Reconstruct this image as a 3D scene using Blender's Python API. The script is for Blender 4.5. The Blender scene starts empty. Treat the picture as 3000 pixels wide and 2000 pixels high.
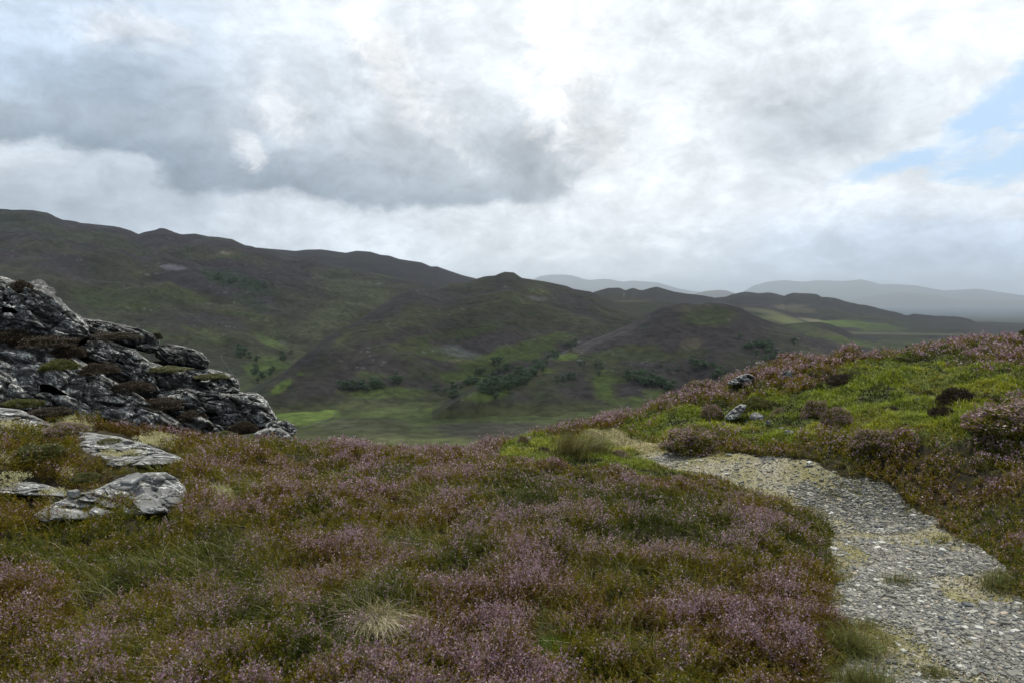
import bpy, math, random
import numpy as np
from mathutils import Vector

random.seed(7)
RNG = np.random.default_rng(11)
SC = bpy.context.scene
COL = SC.collection
RAD = math.radians

# ------------------------------------------------------------------ camera
EYE = 1.65                       # eye height over the path
FPX = 2000.0                     # 24 mm lens, written in pixels of a 3000 x 2000 frame
PITCH = math.atan(120 / FPX)
cam_d = bpy.data.cameras.new("camera")
cam_d.sensor_width = 36.0
cam_d.lens = 24.0
cam_d.clip_start = 0.1
cam_d.clip_end = 300000.0
cam = bpy.data.objects.new("camera", cam_d)
cam.location = (0, 0, EYE)
cam.rotation_euler = (math.pi / 2 - PITCH, 0, 0)
COL.objects.link(cam)
SC.camera = cam

# ------------------------------------------------------------------ exposure
SC.view_settings.view_transform = 'Standard'
SC.view_settings.look = 'None'
SC.view_settings.exposure = 0.42
SC.view_settings.gamma = 1.0
SC.view_settings.use_curve_mapping = False
SC.cycles.use_denoising = True
SC.cycles.max_bounces = 5
SC.cycles.diffuse_bounces = 3
SC.cycles.glossy_bounces = 1
SC.cycles.transmission_bounces = 2
SC.cycles.transparent_max_bounces = 4
SC.cycles.volume_bounces = 0
SC.cycles.caustics_reflective = False
SC.cycles.caustics_refractive = False

SUN_EL, SUN_AZ = RAD(58), RAD(-8)        # azimuth measured from +Y towards +X
sun_d = bpy.data.lights.new("sun", 'SUN')
sun_d.energy = 4.0
sun_d.angle = RAD(2)
sun_d.color = (1.0, 0.93, 0.81)
sun = bpy.data.objects.new("sun", sun_d)
sdir = Vector((math.sin(SUN_AZ) * math.cos(SUN_EL), math.cos(SUN_AZ) * math.cos(SUN_EL), math.sin(SUN_EL)))
sun.rotation_euler = sdir.to_track_quat('Z', 'Y').to_euler()
sun.location = (0, 0, 50)
COL.objects.link(sun)


# ------------------------------------------------------------------ helpers
def lin(c):
    c = np.asarray(c, float) / 255.0
    return np.where(c <= 0.04045, c / 12.92, ((c + 0.055) / 1.055) ** 2.4)


def ray(u, v):
    """World direction through a place of the 3000 x 2000 frame, scaled to horizontal length 1."""
    u = np.asarray(u, float); v = np.asarray(v, float)
    x = (u - 1500) / FPX; w = (1000 - v) / FPX
    cp, sp = math.cos(PITCH), math.sin(PITCH)
    X = x; Y = cp + w * sp; Z = -sp + w * cp
    h = np.hypot(X, Y)
    return X / h, Y / h, Z / h


def pt(u, v, r):
    X, Y, Z = ray(u, v)
    r = np.asarray(r, float)
    return np.stack([X * r, Y * r, EYE + Z * r], -1)


def uv_of(x, y, z):
    cp, sp = math.cos(PITCH), math.sin(PITCH)
    z = z - EYE
    f = np.maximum(y * cp - z * sp, 1e-3); w = y * sp + z * cp
    return 1500 + FPX * x / f, 1000 - FPX * w / f


def _h(ix, iy, iz, seed):
    n = (ix.astype(np.int64) * 374761393 + iy.astype(np.int64) * 668265263 + iz.astype(np.int64) * 2147483647 + seed * 1274126177) & 0xffffffff
    n = ((n ^ (n >> 13)) * 1274126177) & 0xffffffff
    n = ((n ^ (n >> 15)) * 2246822519) & 0xffffffff
    return ((n ^ (n >> 16)) & 0xffffff) / float(0xffffff)


def vn3(x, y, z, seed=0):
    x, y, z = np.broadcast_arrays(np.asarray(x, float), np.asarray(y, float), np.asarray(z, float))
    xi, yi, zi = np.floor(x), np.floor(y), np.floor(z)
    fx, fy, fz = x - xi, y - yi, z - zi
    fx = fx * fx * fx * (fx * (fx * 6 - 15) + 10); fy = fy * fy * fy * (fy * (fy * 6 - 15) + 10); fz = fz * fz * fz * (fz * (fz * 6 - 15) + 10)
    a = lambda i, j, k: _h(xi + i, yi + j, zi + k, seed)
    c00 = a(0, 0, 0) * (1 - fx) + a(1, 0, 0) * fx; c10 = a(0, 1, 0) * (1 - fx) + a(1, 1, 0) * fx
    c01 = a(0, 0, 1) * (1 - fx) + a(1, 0, 1) * fx; c11 = a(0, 1, 1) * (1 - fx) + a(1, 1, 1) * fx
    return ((c00 * (1 - fy) + c10 * fy) * (1 - fz) + (c01 * (1 - fy) + c11 * fy) * fz) * 2 - 1


def vn2(x, y, seed=0):
    x = np.asarray(x, float); y = np.asarray(y, float)
    xi, yi = np.floor(x), np.floor(y)
    fx, fy = x - xi, y - yi
    fx = fx * fx * fx * (fx * (fx * 6 - 15) + 10); fy = fy * fy * fy * (fy * (fy * 6 - 15) + 10)
    z = np.zeros_like(xi)
    a = lambda i, j: _h(xi + i, yi + j, z, seed)
    return ((a(0, 0) * (1 - fx) + a(1, 0) * fx) * (1 - fy) + (a(0, 1) * (1 - fx) + a(1, 1) * fx) * fy) * 2 - 1


def fbm(x, y, seed=0, oct=5, gain=0.5):
    s = 0; a = 1; t = 0
    for k in range(oct):
        c, sn = math.cos(k * 0.9), math.sin(k * 0.9)
        s = s + a * vn2((x * c - y * sn) * 2 ** k, (x * sn + y * c) * 2 ** k, seed + k * 17)
        t += a; a *= gain
    return s / t


def fbm3(p, f, seed=0, oct=4, gain=0.5):
    s = 0; a = 1; t = 0
    for k in range(oct):
        g = f * 2 ** k
        s = s + a * vn3(p[..., 0] * g + k * 3.1, p[..., 1] * g, p[..., 2] * g, seed + 13 * k)
        t += a; a *= gain
    return s / t


def sstep(a, b, x):
    t = np.clip((np.asarray(x, float) - a) / (b - a), 0, 1)
    return t * t * (3 - 2 * t)


def build(name, verts, faces=None, mat=None, parent=None, smooth=True, nside=4, colors=None, extra=None, loops=None, starts=None):
    """Link one mesh from numpy arrays; faces is (n, nside)."""
    me = bpy.data.meshes.new(name)
    verts = np.ascontiguousarray(verts, dtype=np.float32).reshape(-1, 3)
    faces = np.ascontiguousarray(faces, dtype=np.int32)
    n, k = faces.shape
    me.vertices.add(len(verts)); me.vertices.foreach_set("co", verts.ravel())
    me.loops.add(n * k); me.loops.foreach_set("vertex_index", faces.ravel())
    me.polygons.add(n)
    me.polygons.foreach_set("loop_start", np.arange(0, n * k, k, dtype=np.int32))
    me.polygons.foreach_set("loop_total", np.full(n, k, dtype=np.int32))
    me.update(calc_edges=True)
    me.polygons.foreach_set("use_smooth", np.full(n, smooth, dtype=bool))
    if colors is not None:
        dom = 'POINT' if len(colors) == len(verts) else 'FACE'
        c = np.ones((len(colors), 4), np.float32); c[:, :3] = colors
        at = me.attributes.new("Col", 'FLOAT_COLOR', dom)
        at.data.foreach_set("color", c.ravel())
    me.update()
    if mat: me.materials.append(mat)
    o = bpy.data.objects.new(name, me)
    COL.objects.link(o)
    if parent: o.parent = parent
    return o


def tag(o, label=None, cat=None, group=None, kind=None):
    if label: o["label"] = label
    if cat: o["category"] = cat
    if group: o["group"] = group
    if kind: o["kind"] = kind
    return o


def empty(name, loc, rz=0.0):
    o = bpy.data.objects.new(name, None)
    o.location = loc; o.rotation_euler = (0, 0, rz); o.empty_display_size = 0.2
    COL.objects.link(o)
    return o


def gridfaces(nr, nc, wrap=False):
    i = np.arange(nr - 1)[:, None]; j = np.arange(nc if wrap else nc - 1)[None, :]
    j2 = (j + 1) % nc
    return np.stack([i * nc + j, i * nc + j2, (i + 1) * nc + j2, (i + 1) * nc + j], -1).reshape(-1, 4)


class N:
    """Tiny node-tree writer."""
    def __init__(s, tree): s.t = tree; s.t.nodes.clear()
    def n(s, typ, **kw):
        nd = s.t.nodes.new(typ)
        ins = kw.pop('ins', {})
        for k, v in kw.items(): setattr(nd, k, v)
        for k, v in ins.items():
            if hasattr(v, 'is_linked') or isinstance(v, bpy.types.NodeSocket): s.t.links.new(v, nd.inputs[k])
            else: nd.inputs[k].default_value = v
        return nd
    def math(s, op, a, b=None, c=None, clamp=False):
        nd = s.t.nodes.new('ShaderNodeMath'); nd.operation = op; nd.use_clamp = clamp
        for i, v in enumerate((a, b, c)):
            if v is None: continue
            if isinstance(v, bpy.types.NodeSocket): s.t.links.new(v, nd.inputs[i])
            else: nd.inputs[i].default_value = v
        return nd.outputs[0]
    def noise(s, vec, scale, detail=5, rough=0.55, dist=0.0):
        nd = s.n('ShaderNodeTexNoise', ins={'Scale': scale, 'Detail': detail, 'Roughness': rough, 'Distortion': dist})
        if vec is not None: s.t.links.new(vec, nd.inputs['Vector'])
        return nd
    def ramp(s, fac, stops, interp='LINEAR'):
        nd = s.t.nodes.new('ShaderNodeValToRGB'); nd.color_ramp.interpolation = interp
        e = nd.color_ramp.elements
        while len(e) > 1: e.remove(e[-1])
        for i, (p, c) in enumerate(stops):
            if not hasattr(c, '__len__'): c = (c, c, c)
            el = e[0] if i == 0 else e.new(p)
            el.position = p; el.color = (*[float(q) for q in c[:3]], 1)
        if fac is not None: s.t.links.new(fac, nd.inputs[0])
        return nd.outputs[0]
    def mix(s, fac, a, b, blend='MIX'):
        nd = s.t.nodes.new('ShaderNodeMix'); nd.data_type = 'RGBA'; nd.blend_type = blend
        for sock, v in ((nd.inputs[0], fac), (nd.inputs[6], a), (nd.inputs[7], b)):
            if isinstance(v, bpy.types.NodeSocket): s.t.links.new(v, sock)
            elif sock == nd.inputs[0]: sock.default_value = v
            else: sock.default_value = (*[float(q) for q in v[:3]], 1)
        return nd.outputs[2]


# ------------------------------------------------------------------ sky
# brightness of the cloud deck by direction: rows are heights of the photograph (0 = top), columns every 250 px;
# one table for the deck overhead, one for the bright clouds seen under its edge
UPV = [0, 100, 200, 300, 400, 500, 600]
UP = [
    [218, 216, 210, 228, 235, 222, 225, 236, 227, 232, 236, 236, 232],
    [204, 212, 220, 216, 223, 226, 223, 240, 221, 222, 232, 238, 236],
    [194, 182, 188, 212, 217, 228, 227, 240, 225, 222, 226, 228, 232],
    [180, 170, 178, 204, 219, 228, 211, 236, 241, 218, 202, 208, 236],
    [152, 160, 170, 196, 209, 202, 191, 210, 245, 206, 190, 212, 232],
    [138, 146, 154, 168, 185, 189, 186, 201, 249, 212, 201, 230, 236],
    [132, 138, 146, 154, 157, 163, 172, 207, 243, 226, 222, 236, 236]]
LOV = [430, 480, 540, 600, 660, 720, 780, 850]
LO = [
    [231, 215, 203, 205, 216, 216, 216, 231, 243, 205, 197, 227, 231],
    [215, 201, 195, 209, 219, 217, 219, 231, 243, 211, 213, 231, 231],
    [197, 193, 189, 217, 223, 219, 221, 231, 243, 225, 235, 239, 235],
    [185, 185, 193, 221, 229, 223, 227, 235, 241, 241, 239, 237, 233],
    [183, 183, 197, 223, 227, 227, 229, 235, 235, 233, 227, 225, 215],
    [189, 189, 201, 223, 227, 229, 231, 231, 225, 215, 207, 203, 193],
    [199, 199, 207, 225, 231, 231, 233, 231, 221, 213, 207, 201, 199],
    [217, 217, 221, 231, 237, 239, 239, 235, 231, 225, 221, 219, 217]]
EDGE = [(-300, 415), (0, 427), (128, 443), (255, 462), (400, 484), (455, 535), (542, 580), (640, 577), (733, 574), (893, 601), (1052, 614), (1275, 611), (1500, 600), (1650, 560), (1800, 430), (1900, 300), (3400, 250)]


def make_world():
    w = bpy.data.worlds.new("World"); SC.world = w; w.use_nodes = True
    g = N(w.node_tree)
    out = g.n('ShaderNodeOutputWorld'); bg = g.n('ShaderNodeBackground')
    g.t.links.new(bg.outputs[0], out.inputs[0])
    tc = g.n('ShaderNodeTexCoord')
    dirv = tc.outputs['Generated']
    # soft warp of the direction
    sc_ = g.n('ShaderNodeVectorMath', operation='MULTIPLY', ins={0: dirv, 1: (1, 1, 1.45)})
    w1 = g.noise(sc_.outputs[0], 5.5, 6, 0.6)
    w1b = g.n('ShaderNodeVectorMath', operation='SUBTRACT', ins={0: w1.outputs['Color'], 1: (0.5, 0.5, 0.5)})
    w1c = g.n('ShaderNodeVectorMath', operation='MULTIPLY', ins={0: w1b.outputs[0], 1: (0.13, 0.05, 0.075)})
    d2 = g.n('ShaderNodeVectorMath', operation='ADD', ins={0: dirv, 1: w1c.outputs[0]})
    def angles(vec):
        sep = g.n('ShaderNodeSeparateXYZ', ins={0: vec})
        az = g.math('ARCTAN2', sep.outputs[0], sep.outputs[1])
        h = g.math('SQRT', g.math('ADD', g.math('MULTIPLY', sep.outputs[0], sep.outputs[0]), g.math('MULTIPLY', sep.outputs[1], sep.outputs[1])))
        return az, g.math('ARCTAN2', sep.outputs[2], h)
    az, el = angles(d2.outputs[0])
    azn = g.math('MULTIPLY_ADD', az, 1 / 1.4, 0.5, clamp=True)      # +-40 degrees
    SU = np.arange(0, 3001, 250)
    azs = np.linspace(-0.66, 0.66, 19)
    def bright(v): return 1.0 + 0.05 * float(sstep(500, 860, v))      # the haze in front of the low sky dims it
    def field(VV, S, els):
        S = np.array(S, float); els = np.radians(els); rows = []
        for e in els:
            stops = []
            for a in azs:
                u, v = uv_of(np.array(math.sin(a)), np.array(math.cos(a)), np.array(math.tan(e) + EYE))
                u = float(np.clip(u, 0, 3000)); v = float(np.clip(v, 0, 850))
                L = float(np.interp(v, VV, [np.interp(u, SU, S[i]) for i in range(len(VV))]))
                c = np.array([L, L, L]) + (255 - L) * np.array([-0.07, 0.0, 0.07]) + np.array([-3.5, 0.0, 2.5])
                wr = float(sstep(1900, 2400, u) * sstep(560, 680, v)); wl = float(sstep(900, 200, u) * sstep(360, 150, v)); wb = float(sstep(1500, 900, u))
                c = c + wr * np.array([-8, -2, 9]) + wl * np.array([-7, 0, 9]) + wb * np.array([-2, 0, 3])
                stops.append((a / 1.4 + 0.5, tuple(lin(np.clip(c * bright(v), 0, 330)))))
            rows.append(g.ramp(azn, stops, 'EASE'))
        cur = rows[0]
        for k in range(1, len(els)):
            f = g.n('ShaderNodeMapRange', interpolation_type='SMOOTHSTEP', ins={'Value': el, 'From Min': float(els[k - 1]), 'From Max': float(els[k])})
            cur = g.mix(f.outputs[0], cur, rows[k])
        return cur
    lower = field(LOV, LO, [0.0, 1.6, 3.2, 4.8, 6.4, 8.0, 9.8, 11.5])
    upper = field(UPV, UP, [6.5, 8.2, 10.0, 12.4, 15.0, 18.0, 20.5, 23.5])
    # edge of the deck
    def dirof(u, v):
        X, Y, Z = ray(u, v); return float(math.atan2(X, Y)), float(math.atan(Z))
    es = [dirof(u, v) for u, v in EDGE]
    er = g.ramp(azn, [(a / 1.4 + 0.5, e * 2.0) for a, e in es], 'LINEAR')
    erv = g.n('ShaderNodeSeparateColor', ins={0: er}).outputs[0]
    eg = g.noise(sc_.outputs[0], 16.0, 6, 0.6)
    dif = g.math('ADD', g.math('SUBTRACT', el, g.math('MULTIPLY', erv, 0.5)), g.math('MULTIPLY', g.math('SUBTRACT', eg.outputs['Fac'], 0.5), 0.035))
    ef = g.n('ShaderNodeMapRange', interpolation_type='SMOOTHSTEP', ins={'Value': dif, 'From Min': -0.004, 'From Max': 0.014})
    cur = g.mix(ef.outputs[0], lower, upper)
    def blob(a0, e0, sa, se, tilt):
        da = g.math('SUBTRACT', az, a0); de = g.math('SUBTRACT', g.math('SUBTRACT', el, e0), g.math('MULTIPLY', da, tilt))
        q = g.math('ADD', g.math('POWER', g.math('ABSOLUTE', g.math('DIVIDE', da, sa)), 2.0), g.math('POWER', g.math('ABSOLUTE', g.math('DIVIDE', de, se)), 2.0))
        return g.math('SUBTRACT', 1.0, q)
    nw = g.noise(sc_.outputs[0], 17.0, 9, 0.70, 0.5)
    for (bu, bv, sa, se, tl, w_) in [(330, 85, 0.06, 0.024, 0.0, 0.5), (735, 425, 0.026, 0.024, -0.6, 0.5), (810, 300, 0.035, 0.040, -0.3, 0.5), (1190, 250, 0.09, 0.030, -0.8, 0.6), (1120, 120, 0.06, 0.025, -0.5, 0.5),
                                     (1640, 170, 0.05, 0.08, 0.3, 0.8), (1720, 420, 0.05, 0.05, 0.0, 0.5)]:
        a_, e_ = dirof(bu, bv)
        q = g.math('ADD', blob(a_, e_, sa, se, tl), g.math('MULTIPLY', g.math('SUBTRACT', nw.outputs['Fac'], 0.5), 8.0))
        k = g.ramp(g.math('MULTIPLY_ADD', q, 0.5, 0.5), [(0.0, 0.0), (0.55, w_ * 0.35), (1.0, w_ * 0.85)], 'EASE')
        cur = g.mix(k, cur, (1.0, 1.0, 1.0))
    # billowing detail
    nb = g.noise(sc_.outputs[0], 7.0, 9, 0.62, 0.35)
    dt = g.ramp(nb.outputs['Fac'], [(0.28, 0.74), (0.42, 0.90), (0.5, 1.0), (0.62, 1.10), (0.78, 1.24)])
    cur = g.mix(1.0, cur, dt, 'MULTIPLY')
    s2 = g.n('ShaderNodeVectorMath', operation='MULTIPLY', ins={0: dirv, 1: (1, 1, 2.1)})
    nb2 = g.noise(s2.outputs[0], 24.0, 6, 0.55, 0.4)
    puff = g.ramp(nb2.outputs['Fac'], [(0.36, 0.93), (0.50, 0.99), (0.57, 1.07), (0.70, 1.13)])
    lowf = g.n('ShaderNodeMapRange', ins={'Value': el, 'From Min': 0.19, 'From Max': 0.08})
    cur = g.mix(g.math('MULTIPLY', lowf.outputs[0], 0.8), cur, g.mix(1.0, cur, puff, 'MULTIPLY'))
    nb4 = g.noise(sc_.outputs[0], 15.0, 9, 0.66, 0.5)
    cur = g.mix(1.0, cur, g.ramp(nb4.outputs['Fac'], [(0.30, 0.88), (0.46, 0.97), (0.53, 1.03), (0.60, 1.10), (0.72, 1.15)]), 'MULTIPLY')
    nb3 = g.noise(s2.outputs[0], 34.0, 8, 0.66, 0.6)
    cur = g.mix(1.0, cur, g.ramp(nb3.outputs['Fac'], [(0.3, 0.93), (0.5, 1.0), (0.7, 1.06)]), 'MULTIPLY')
    # blue gap on the right
    sky = g.n('ShaderNodeTexSky', sky_type='NISHITA', sun_disc=False, sun_elevation=SUN_EL, sun_rotation=SUN_AZ)
    skyc = g.mix(1.0, sky.outputs[0], (0.105, 0.105, 0.105), 'MULTIPLY')
    skyc = g.mix(0.55, skyc, tuple(lin((188, 222, 255))))
    a1, e1 = dirof(2935, 330); a2, e2 = dirof(2700, 470); a3, e3 = dirof(2960, 480)
    m = g.math('MAXIMUM', blob(a1, e1, 0.095, 0.050, 0.6), g.math('MAXIMUM', blob(a2, e2, 0.11, 0.019, 0.22), blob(a3, e3, 0.11, 0.036, 0.0)))
    nbl = g.noise(s2.outputs[0], 13.0, 6, 0.6, 0.5)
    m = g.math('ADD', m, g.math('MULTIPLY', g.math('SUBTRACT', nbl.outputs['Fac'], 0.5), 3.4))
    mk = g.ramp(m, [(0.05, 0.0), (0.45, 0.45), (1.0, 0.95)], 'EASE')
    cur = g.mix(mk, cur, skyc)
    g.t.links.new(cur, bg.inputs[0]); bg.inputs[1].default_value = 0.95
    w.cycles.sampling_method = 'MANUAL'; w.cycles.sample_map_resolution = 1024


make_world()

# ------------------------------------------------------------------ far land: materials
def land_mat(name, fine=0.02, bump=0.6, rough=0.95, amt=0.35, scale3=(1, 1, 1)):
    m = bpy.data.materials.new(name); m.use_nodes = True
    g = N(m.node_tree)
    out = g.n('ShaderNodeOutputMaterial'); b = g.n('ShaderNodeBsdfPrincipled')
    g.t.links.new(b.outputs[0], out.inputs[0])
    b.inputs['Roughness'].default_value = rough; b.inputs['Specular IOR Level'].default_value = 0.15
    at = g.n('ShaderNodeAttribute', attribute_name='Col')
    tc = g.n('ShaderNodeTexCoord')
    n1 = g.noise(tc.outputs['Object'], fine, 8, 0.62)
    f1 = g.ramp(n1.outputs['Fac'], [(0.3, 1 - amt), (0.5, 1.0), (0.72, 1 + amt * 1.3)])
    n2 = g.noise(tc.outputs['Object'], fine * 9, 5, 0.6)
    f2 = g.ramp(n2.outputs['Fac'], [(0.34, 1 - amt), (0.5, 1.0), (0.7, 1 + amt)])
    c = g.mix(1.0, g.mix(1.0, at.outputs['Color'], f1, 'MULTIPLY'), f2, 'MULTIPLY')
    g.t.links.new(c, b.inputs['Base Color'])
    bp = g.n('ShaderNodeBump', ins={'Strength': bump, 'Distance': 0.5 / fine * 0.02, 'Height': n2.outputs['Fac']})
    g.t.links.new(bp.outputs[0], b.inputs['Normal'])
    return m


M_HILL = land_mat("moorland", 0.012, 0.9, amt=0.42)
M_FAR = land_mat("distant_moorland", 0.0015, 0.3, amt=0.2)

VZ = EYE - 90.0      # height of the valley floor
HEATH = np.array([0.031, 0.025, 0.023])
OLIVE = np.array([0.032, 0.031, 0.0165])
GRASS = np.array([0.050, 0.062, 0.017])
BRIGHT = np.array([0.082, 0.110, 0.022])
DARKG = np.array([0.020, 0.030, 0.014])
TAN = np.array([0.120, 0.100, 0.060])
CRAG = np.array([0.130, 0.130, 0.125])


def moor_colors(x, y, z, spots, f=0.004, seed=0, base_mix=0.5, crag=1.0):
    """Heather, grass and crag patches; spots = (u, v, ru, rv, tilt, colour, weight)."""
    u, v = uv_of(x, y, z)
    n = fbm(x * f, y * f, seed, 6, 0.6) * 1.6
    t = sstep(-0.25, 0.35, n + base_mix - 0.5)[:, None]
    c = HEATH * (1 - t) + OLIVE * t
    n2 = fbm(x * f * 3.1, y * f * 3.1, seed + 5, 6, 0.6) * 1.6
    g = sstep(0.35, 0.75, n2 * 0.6 + n * 0.5)[:, None]
    c = c * (1 - g * 0.45) + GRASS * g * 0.45
    d = sstep(0.3, 0.7, -n2 + 0.2 * n)[:, None]
    c = c * (1 - d * 0.35) + DARKG * d * 0.35
    wob = fbm(x * f * 4, y * f * 4, seed + 9, 5, 0.65)
    for (su, sv, ru, rv, tilt, colr, w) in spots:
        du = (u - su); dv = (v - sv) - tilt * du
        q = np.sqrt((du / ru) ** 2 + (dv / rv) ** 2)
        k = (w * (1 - sstep(0.55, 1.25, q + wob * 1.1)))[:, None]
        c = c * (1 - k) + np.asarray(colr) * k
    if crag > 0:
        nc = fbm(x * f * 26, y * f * 26 + z * f * 14, seed + 21, 3, 0.6) + 0.30 * n2
        k = (crag * sstep(0.64, 0.78, nc) * 0.45)[:, None]
        c = c * (1 - k) + CRAG * k
    return c


HILLS = {}


def hill(name, crest, rc, rf, zf, mat, spots, label=None, back=0.35, nu=500, nr=200, namp=1.0, f=0.004, seed=1,
         prof=1.25, base_mix=0.5, crag=1.0, tint=None, jag=0.0, nscale=1.0):
    """One hill: a crest line seen from here at the distances rc, falling to its foot at rf."""
    cr = np.array(crest, float)
    us = np.linspace(cr[0, 0], cr[-1, 0], nu)
    # smooth, still passing through the points
    vs = np.interp(us, cr[:, 0], cr[:, 1])
    k = max(1, int(nu / (cr[-1, 0] - cr[0, 0]) * 4))
    ker = np.hanning(2 * k + 3); ker /= ker.sum()
    vs = np.convolve(np.pad(vs, k + 1, mode='edge'), ker, mode='valid')
    rcs = np.interp(us, *zip(*rc)) if isinstance(rc, (list, tuple)) else np.full(nu, float(rc))
    rfs = np.interp(us, *zip(*rf)) if isinstance(rf, (list, tuple)) else np.full(nu, float(rf))
    rfs = rfs * (1 + 0.08 * fbm(us * 0.006, us * 0 + 0.5, seed + 60, 4))
    P = pt(us, vs, rcs)
    zc = P[:, 2]
    if jag: zc = zc + jag * fbm(us * 0.035, us * 0 + seed, seed + 40, 4, 0.6)
    dirs = P[:, :2] / rcs[:, None]
    t = np.concatenate([np.linspace(0, 1, nr), 1 + np.linspace(0, 1, 24)[1:] ** 1.3])[:, None]
    front = t <= 1
    tt = np.minimum(t, 1)
    r = np.where(front, rfs + (rcs - rfs) * tt, rcs * (1 + back * (t - 1)))
    X = dirs[None, :, 0] * r; Y = dirs[None, :, 1] * r
    H = (zc - zf)[None, :]
    ts = tt * sstep(-0.25, 0.35, tt)
    p = (1 - (1 - ts) ** prof) * 0.55 + 0.45 * sstep(0, 1, ts)
    p = np.where(front, p, 1 - (t - 1) ** 1.1 * 1.15)
    env = np.where(front, np.sin(np.clip(tt, 0, 1) * math.pi * 0.97 + 0.03) ** 0.8 * (1 - 0.55 * sstep(0.6, 1, tt)), (t - 1) * 0.6)
    fx = f * nscale
    nz = fbm(X * fx, Y * fx, seed, 7, 0.52)
    rid = 1 - 2 * np.abs(fbm(X * fx * 1.7 + 5, Y * fx * 0.9, seed + 3, 6, 0.5))
    Hm = float(np.max(np.abs(H)))
    amp = np.clip(np.abs(H), 0.12 * Hm, 0.5 * Hm)
    Z = zf + H * p + env * amp * namp * (0.20 * nz + 0.07 * (rid - 0.5))
    Z = Z + env * Hm * namp * 0.012 * fbm(X * fx * 9, Y * fx * 9, seed + 8, 4, 0.6)
    x, y, z = X.ravel(), Y.ravel(), Z.ravel()
    c = moor_colors(x, y, z, spots, f, seed, base_mix, crag)
    if zf > VZ - 8:          # bog and grass of the valley run up onto the foot
        kf = (1 - sstep(VZ + 1, VZ + 9, z + 5 * fbm(x * 0.012, y * 0.012, 99, 4)))[:, None]
        c = c * (1 - kf) + (np.array([0.040, 0.043, 0.017]) + 0.45 * GRASS * sstep(-0.1, 0.4, fbm(x * 0.01, y * 0.02, 98, 4))[:, None]) * kf
    c = c * 1.3
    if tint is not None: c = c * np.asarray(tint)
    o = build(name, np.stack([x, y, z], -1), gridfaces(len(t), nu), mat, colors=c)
    o["kind"] = "structure"
    if label: o["label"] = label
    HILLS[name] = (X, Y, Z)
    return o


PUR = HEATH * 1.15
# 1 - the long hill on the left
A_crest = [(-420, 640), (-200, 628), (0, 616), (34, 617), (70, 616), (106, 620), (140, 628), (161, 638), (183, 646), (204, 649), (238, 655), (272, 659), (310, 664), (353, 670),
           (383, 680), (406, 690), (429, 684), (455, 679), (470, 673), (485, 674), (510, 682), (531, 688), (570, 685), (595, 690), (612, 695), (638, 697), (680, 703), (701, 713), (718, 720),
           (736, 722), (753, 728), (800, 738), (850, 752), (914, 757), (965, 777), (1031, 783), (1081, 797), (1156, 812), (1218, 826), (1289, 843), (1340, 860), (1400, 890)]
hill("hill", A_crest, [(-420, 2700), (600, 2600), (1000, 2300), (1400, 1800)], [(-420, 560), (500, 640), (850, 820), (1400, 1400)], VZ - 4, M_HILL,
     [(705, 825, 95, 28, 0.25, DARKG * 0.9, 0.8), (735, 885, 60, 16, 0.45, DARKG, 0.7), (500, 783, 34, 9, 0.1, CRAG * 1.2, 0.55), (665, 742, 22, 5, 0.1, TAN, 0.6),
      (420, 870, 240, 26, 0.0, GRASS * 0.6, 0.6), (360, 905, 140, 14, 0.05, GRASS * 0.55, 0.5), (800, 1005, 60, 15, 0.3, BRIGHT * 0.75, 0.8), (760, 1085, 70, 50, 0.0, BRIGHT * 0.85, 0.9),
      (930, 945, 60, 5, -0.05, GRASS, 0.5), (620, 1000, 120, 14, 0.2, GRASS * 0.6, 0.5), (560, 940, 150, 30, 0.0, HEATH * 0.9, 0.7), (900, 860, 120, 30, 0.3, OLIVE * 0.9, 0.6), (1060, 860, 160, 50, 0.4, (GRASS + HEATH) * 0.55, 0.7), (960, 925, 90, 40, -0.6, (GRASS + HEATH) * 0.6, 0.7), (860, 1000, 60, 40, -0.6, OLIVE * 1.2, 0.6)],
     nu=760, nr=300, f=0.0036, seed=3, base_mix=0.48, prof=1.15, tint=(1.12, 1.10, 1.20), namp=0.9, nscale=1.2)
# 2 - behind it
B_crest = [(560, 790), (660, 740), (754, 727), (799, 731), (837, 734), (866, 737), (895, 733), (940, 732), (982, 738), (1015, 742), (1044, 736), (1085, 739), (1114, 748), (1139, 750), (1168, 760),
           (1206, 766), (1235, 770), (1264, 782), (1280, 781), (1313, 793), (1355, 807), (1392, 816), (1460, 845), (1560, 880)]
hill("hill", B_crest, 4300, 2000, VZ, M_FAR, [], nu=300, nr=70, f=0.0016, seed=21, prof=1.3, namp=0.6, crag=0.2, base_mix=0.3)
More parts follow.
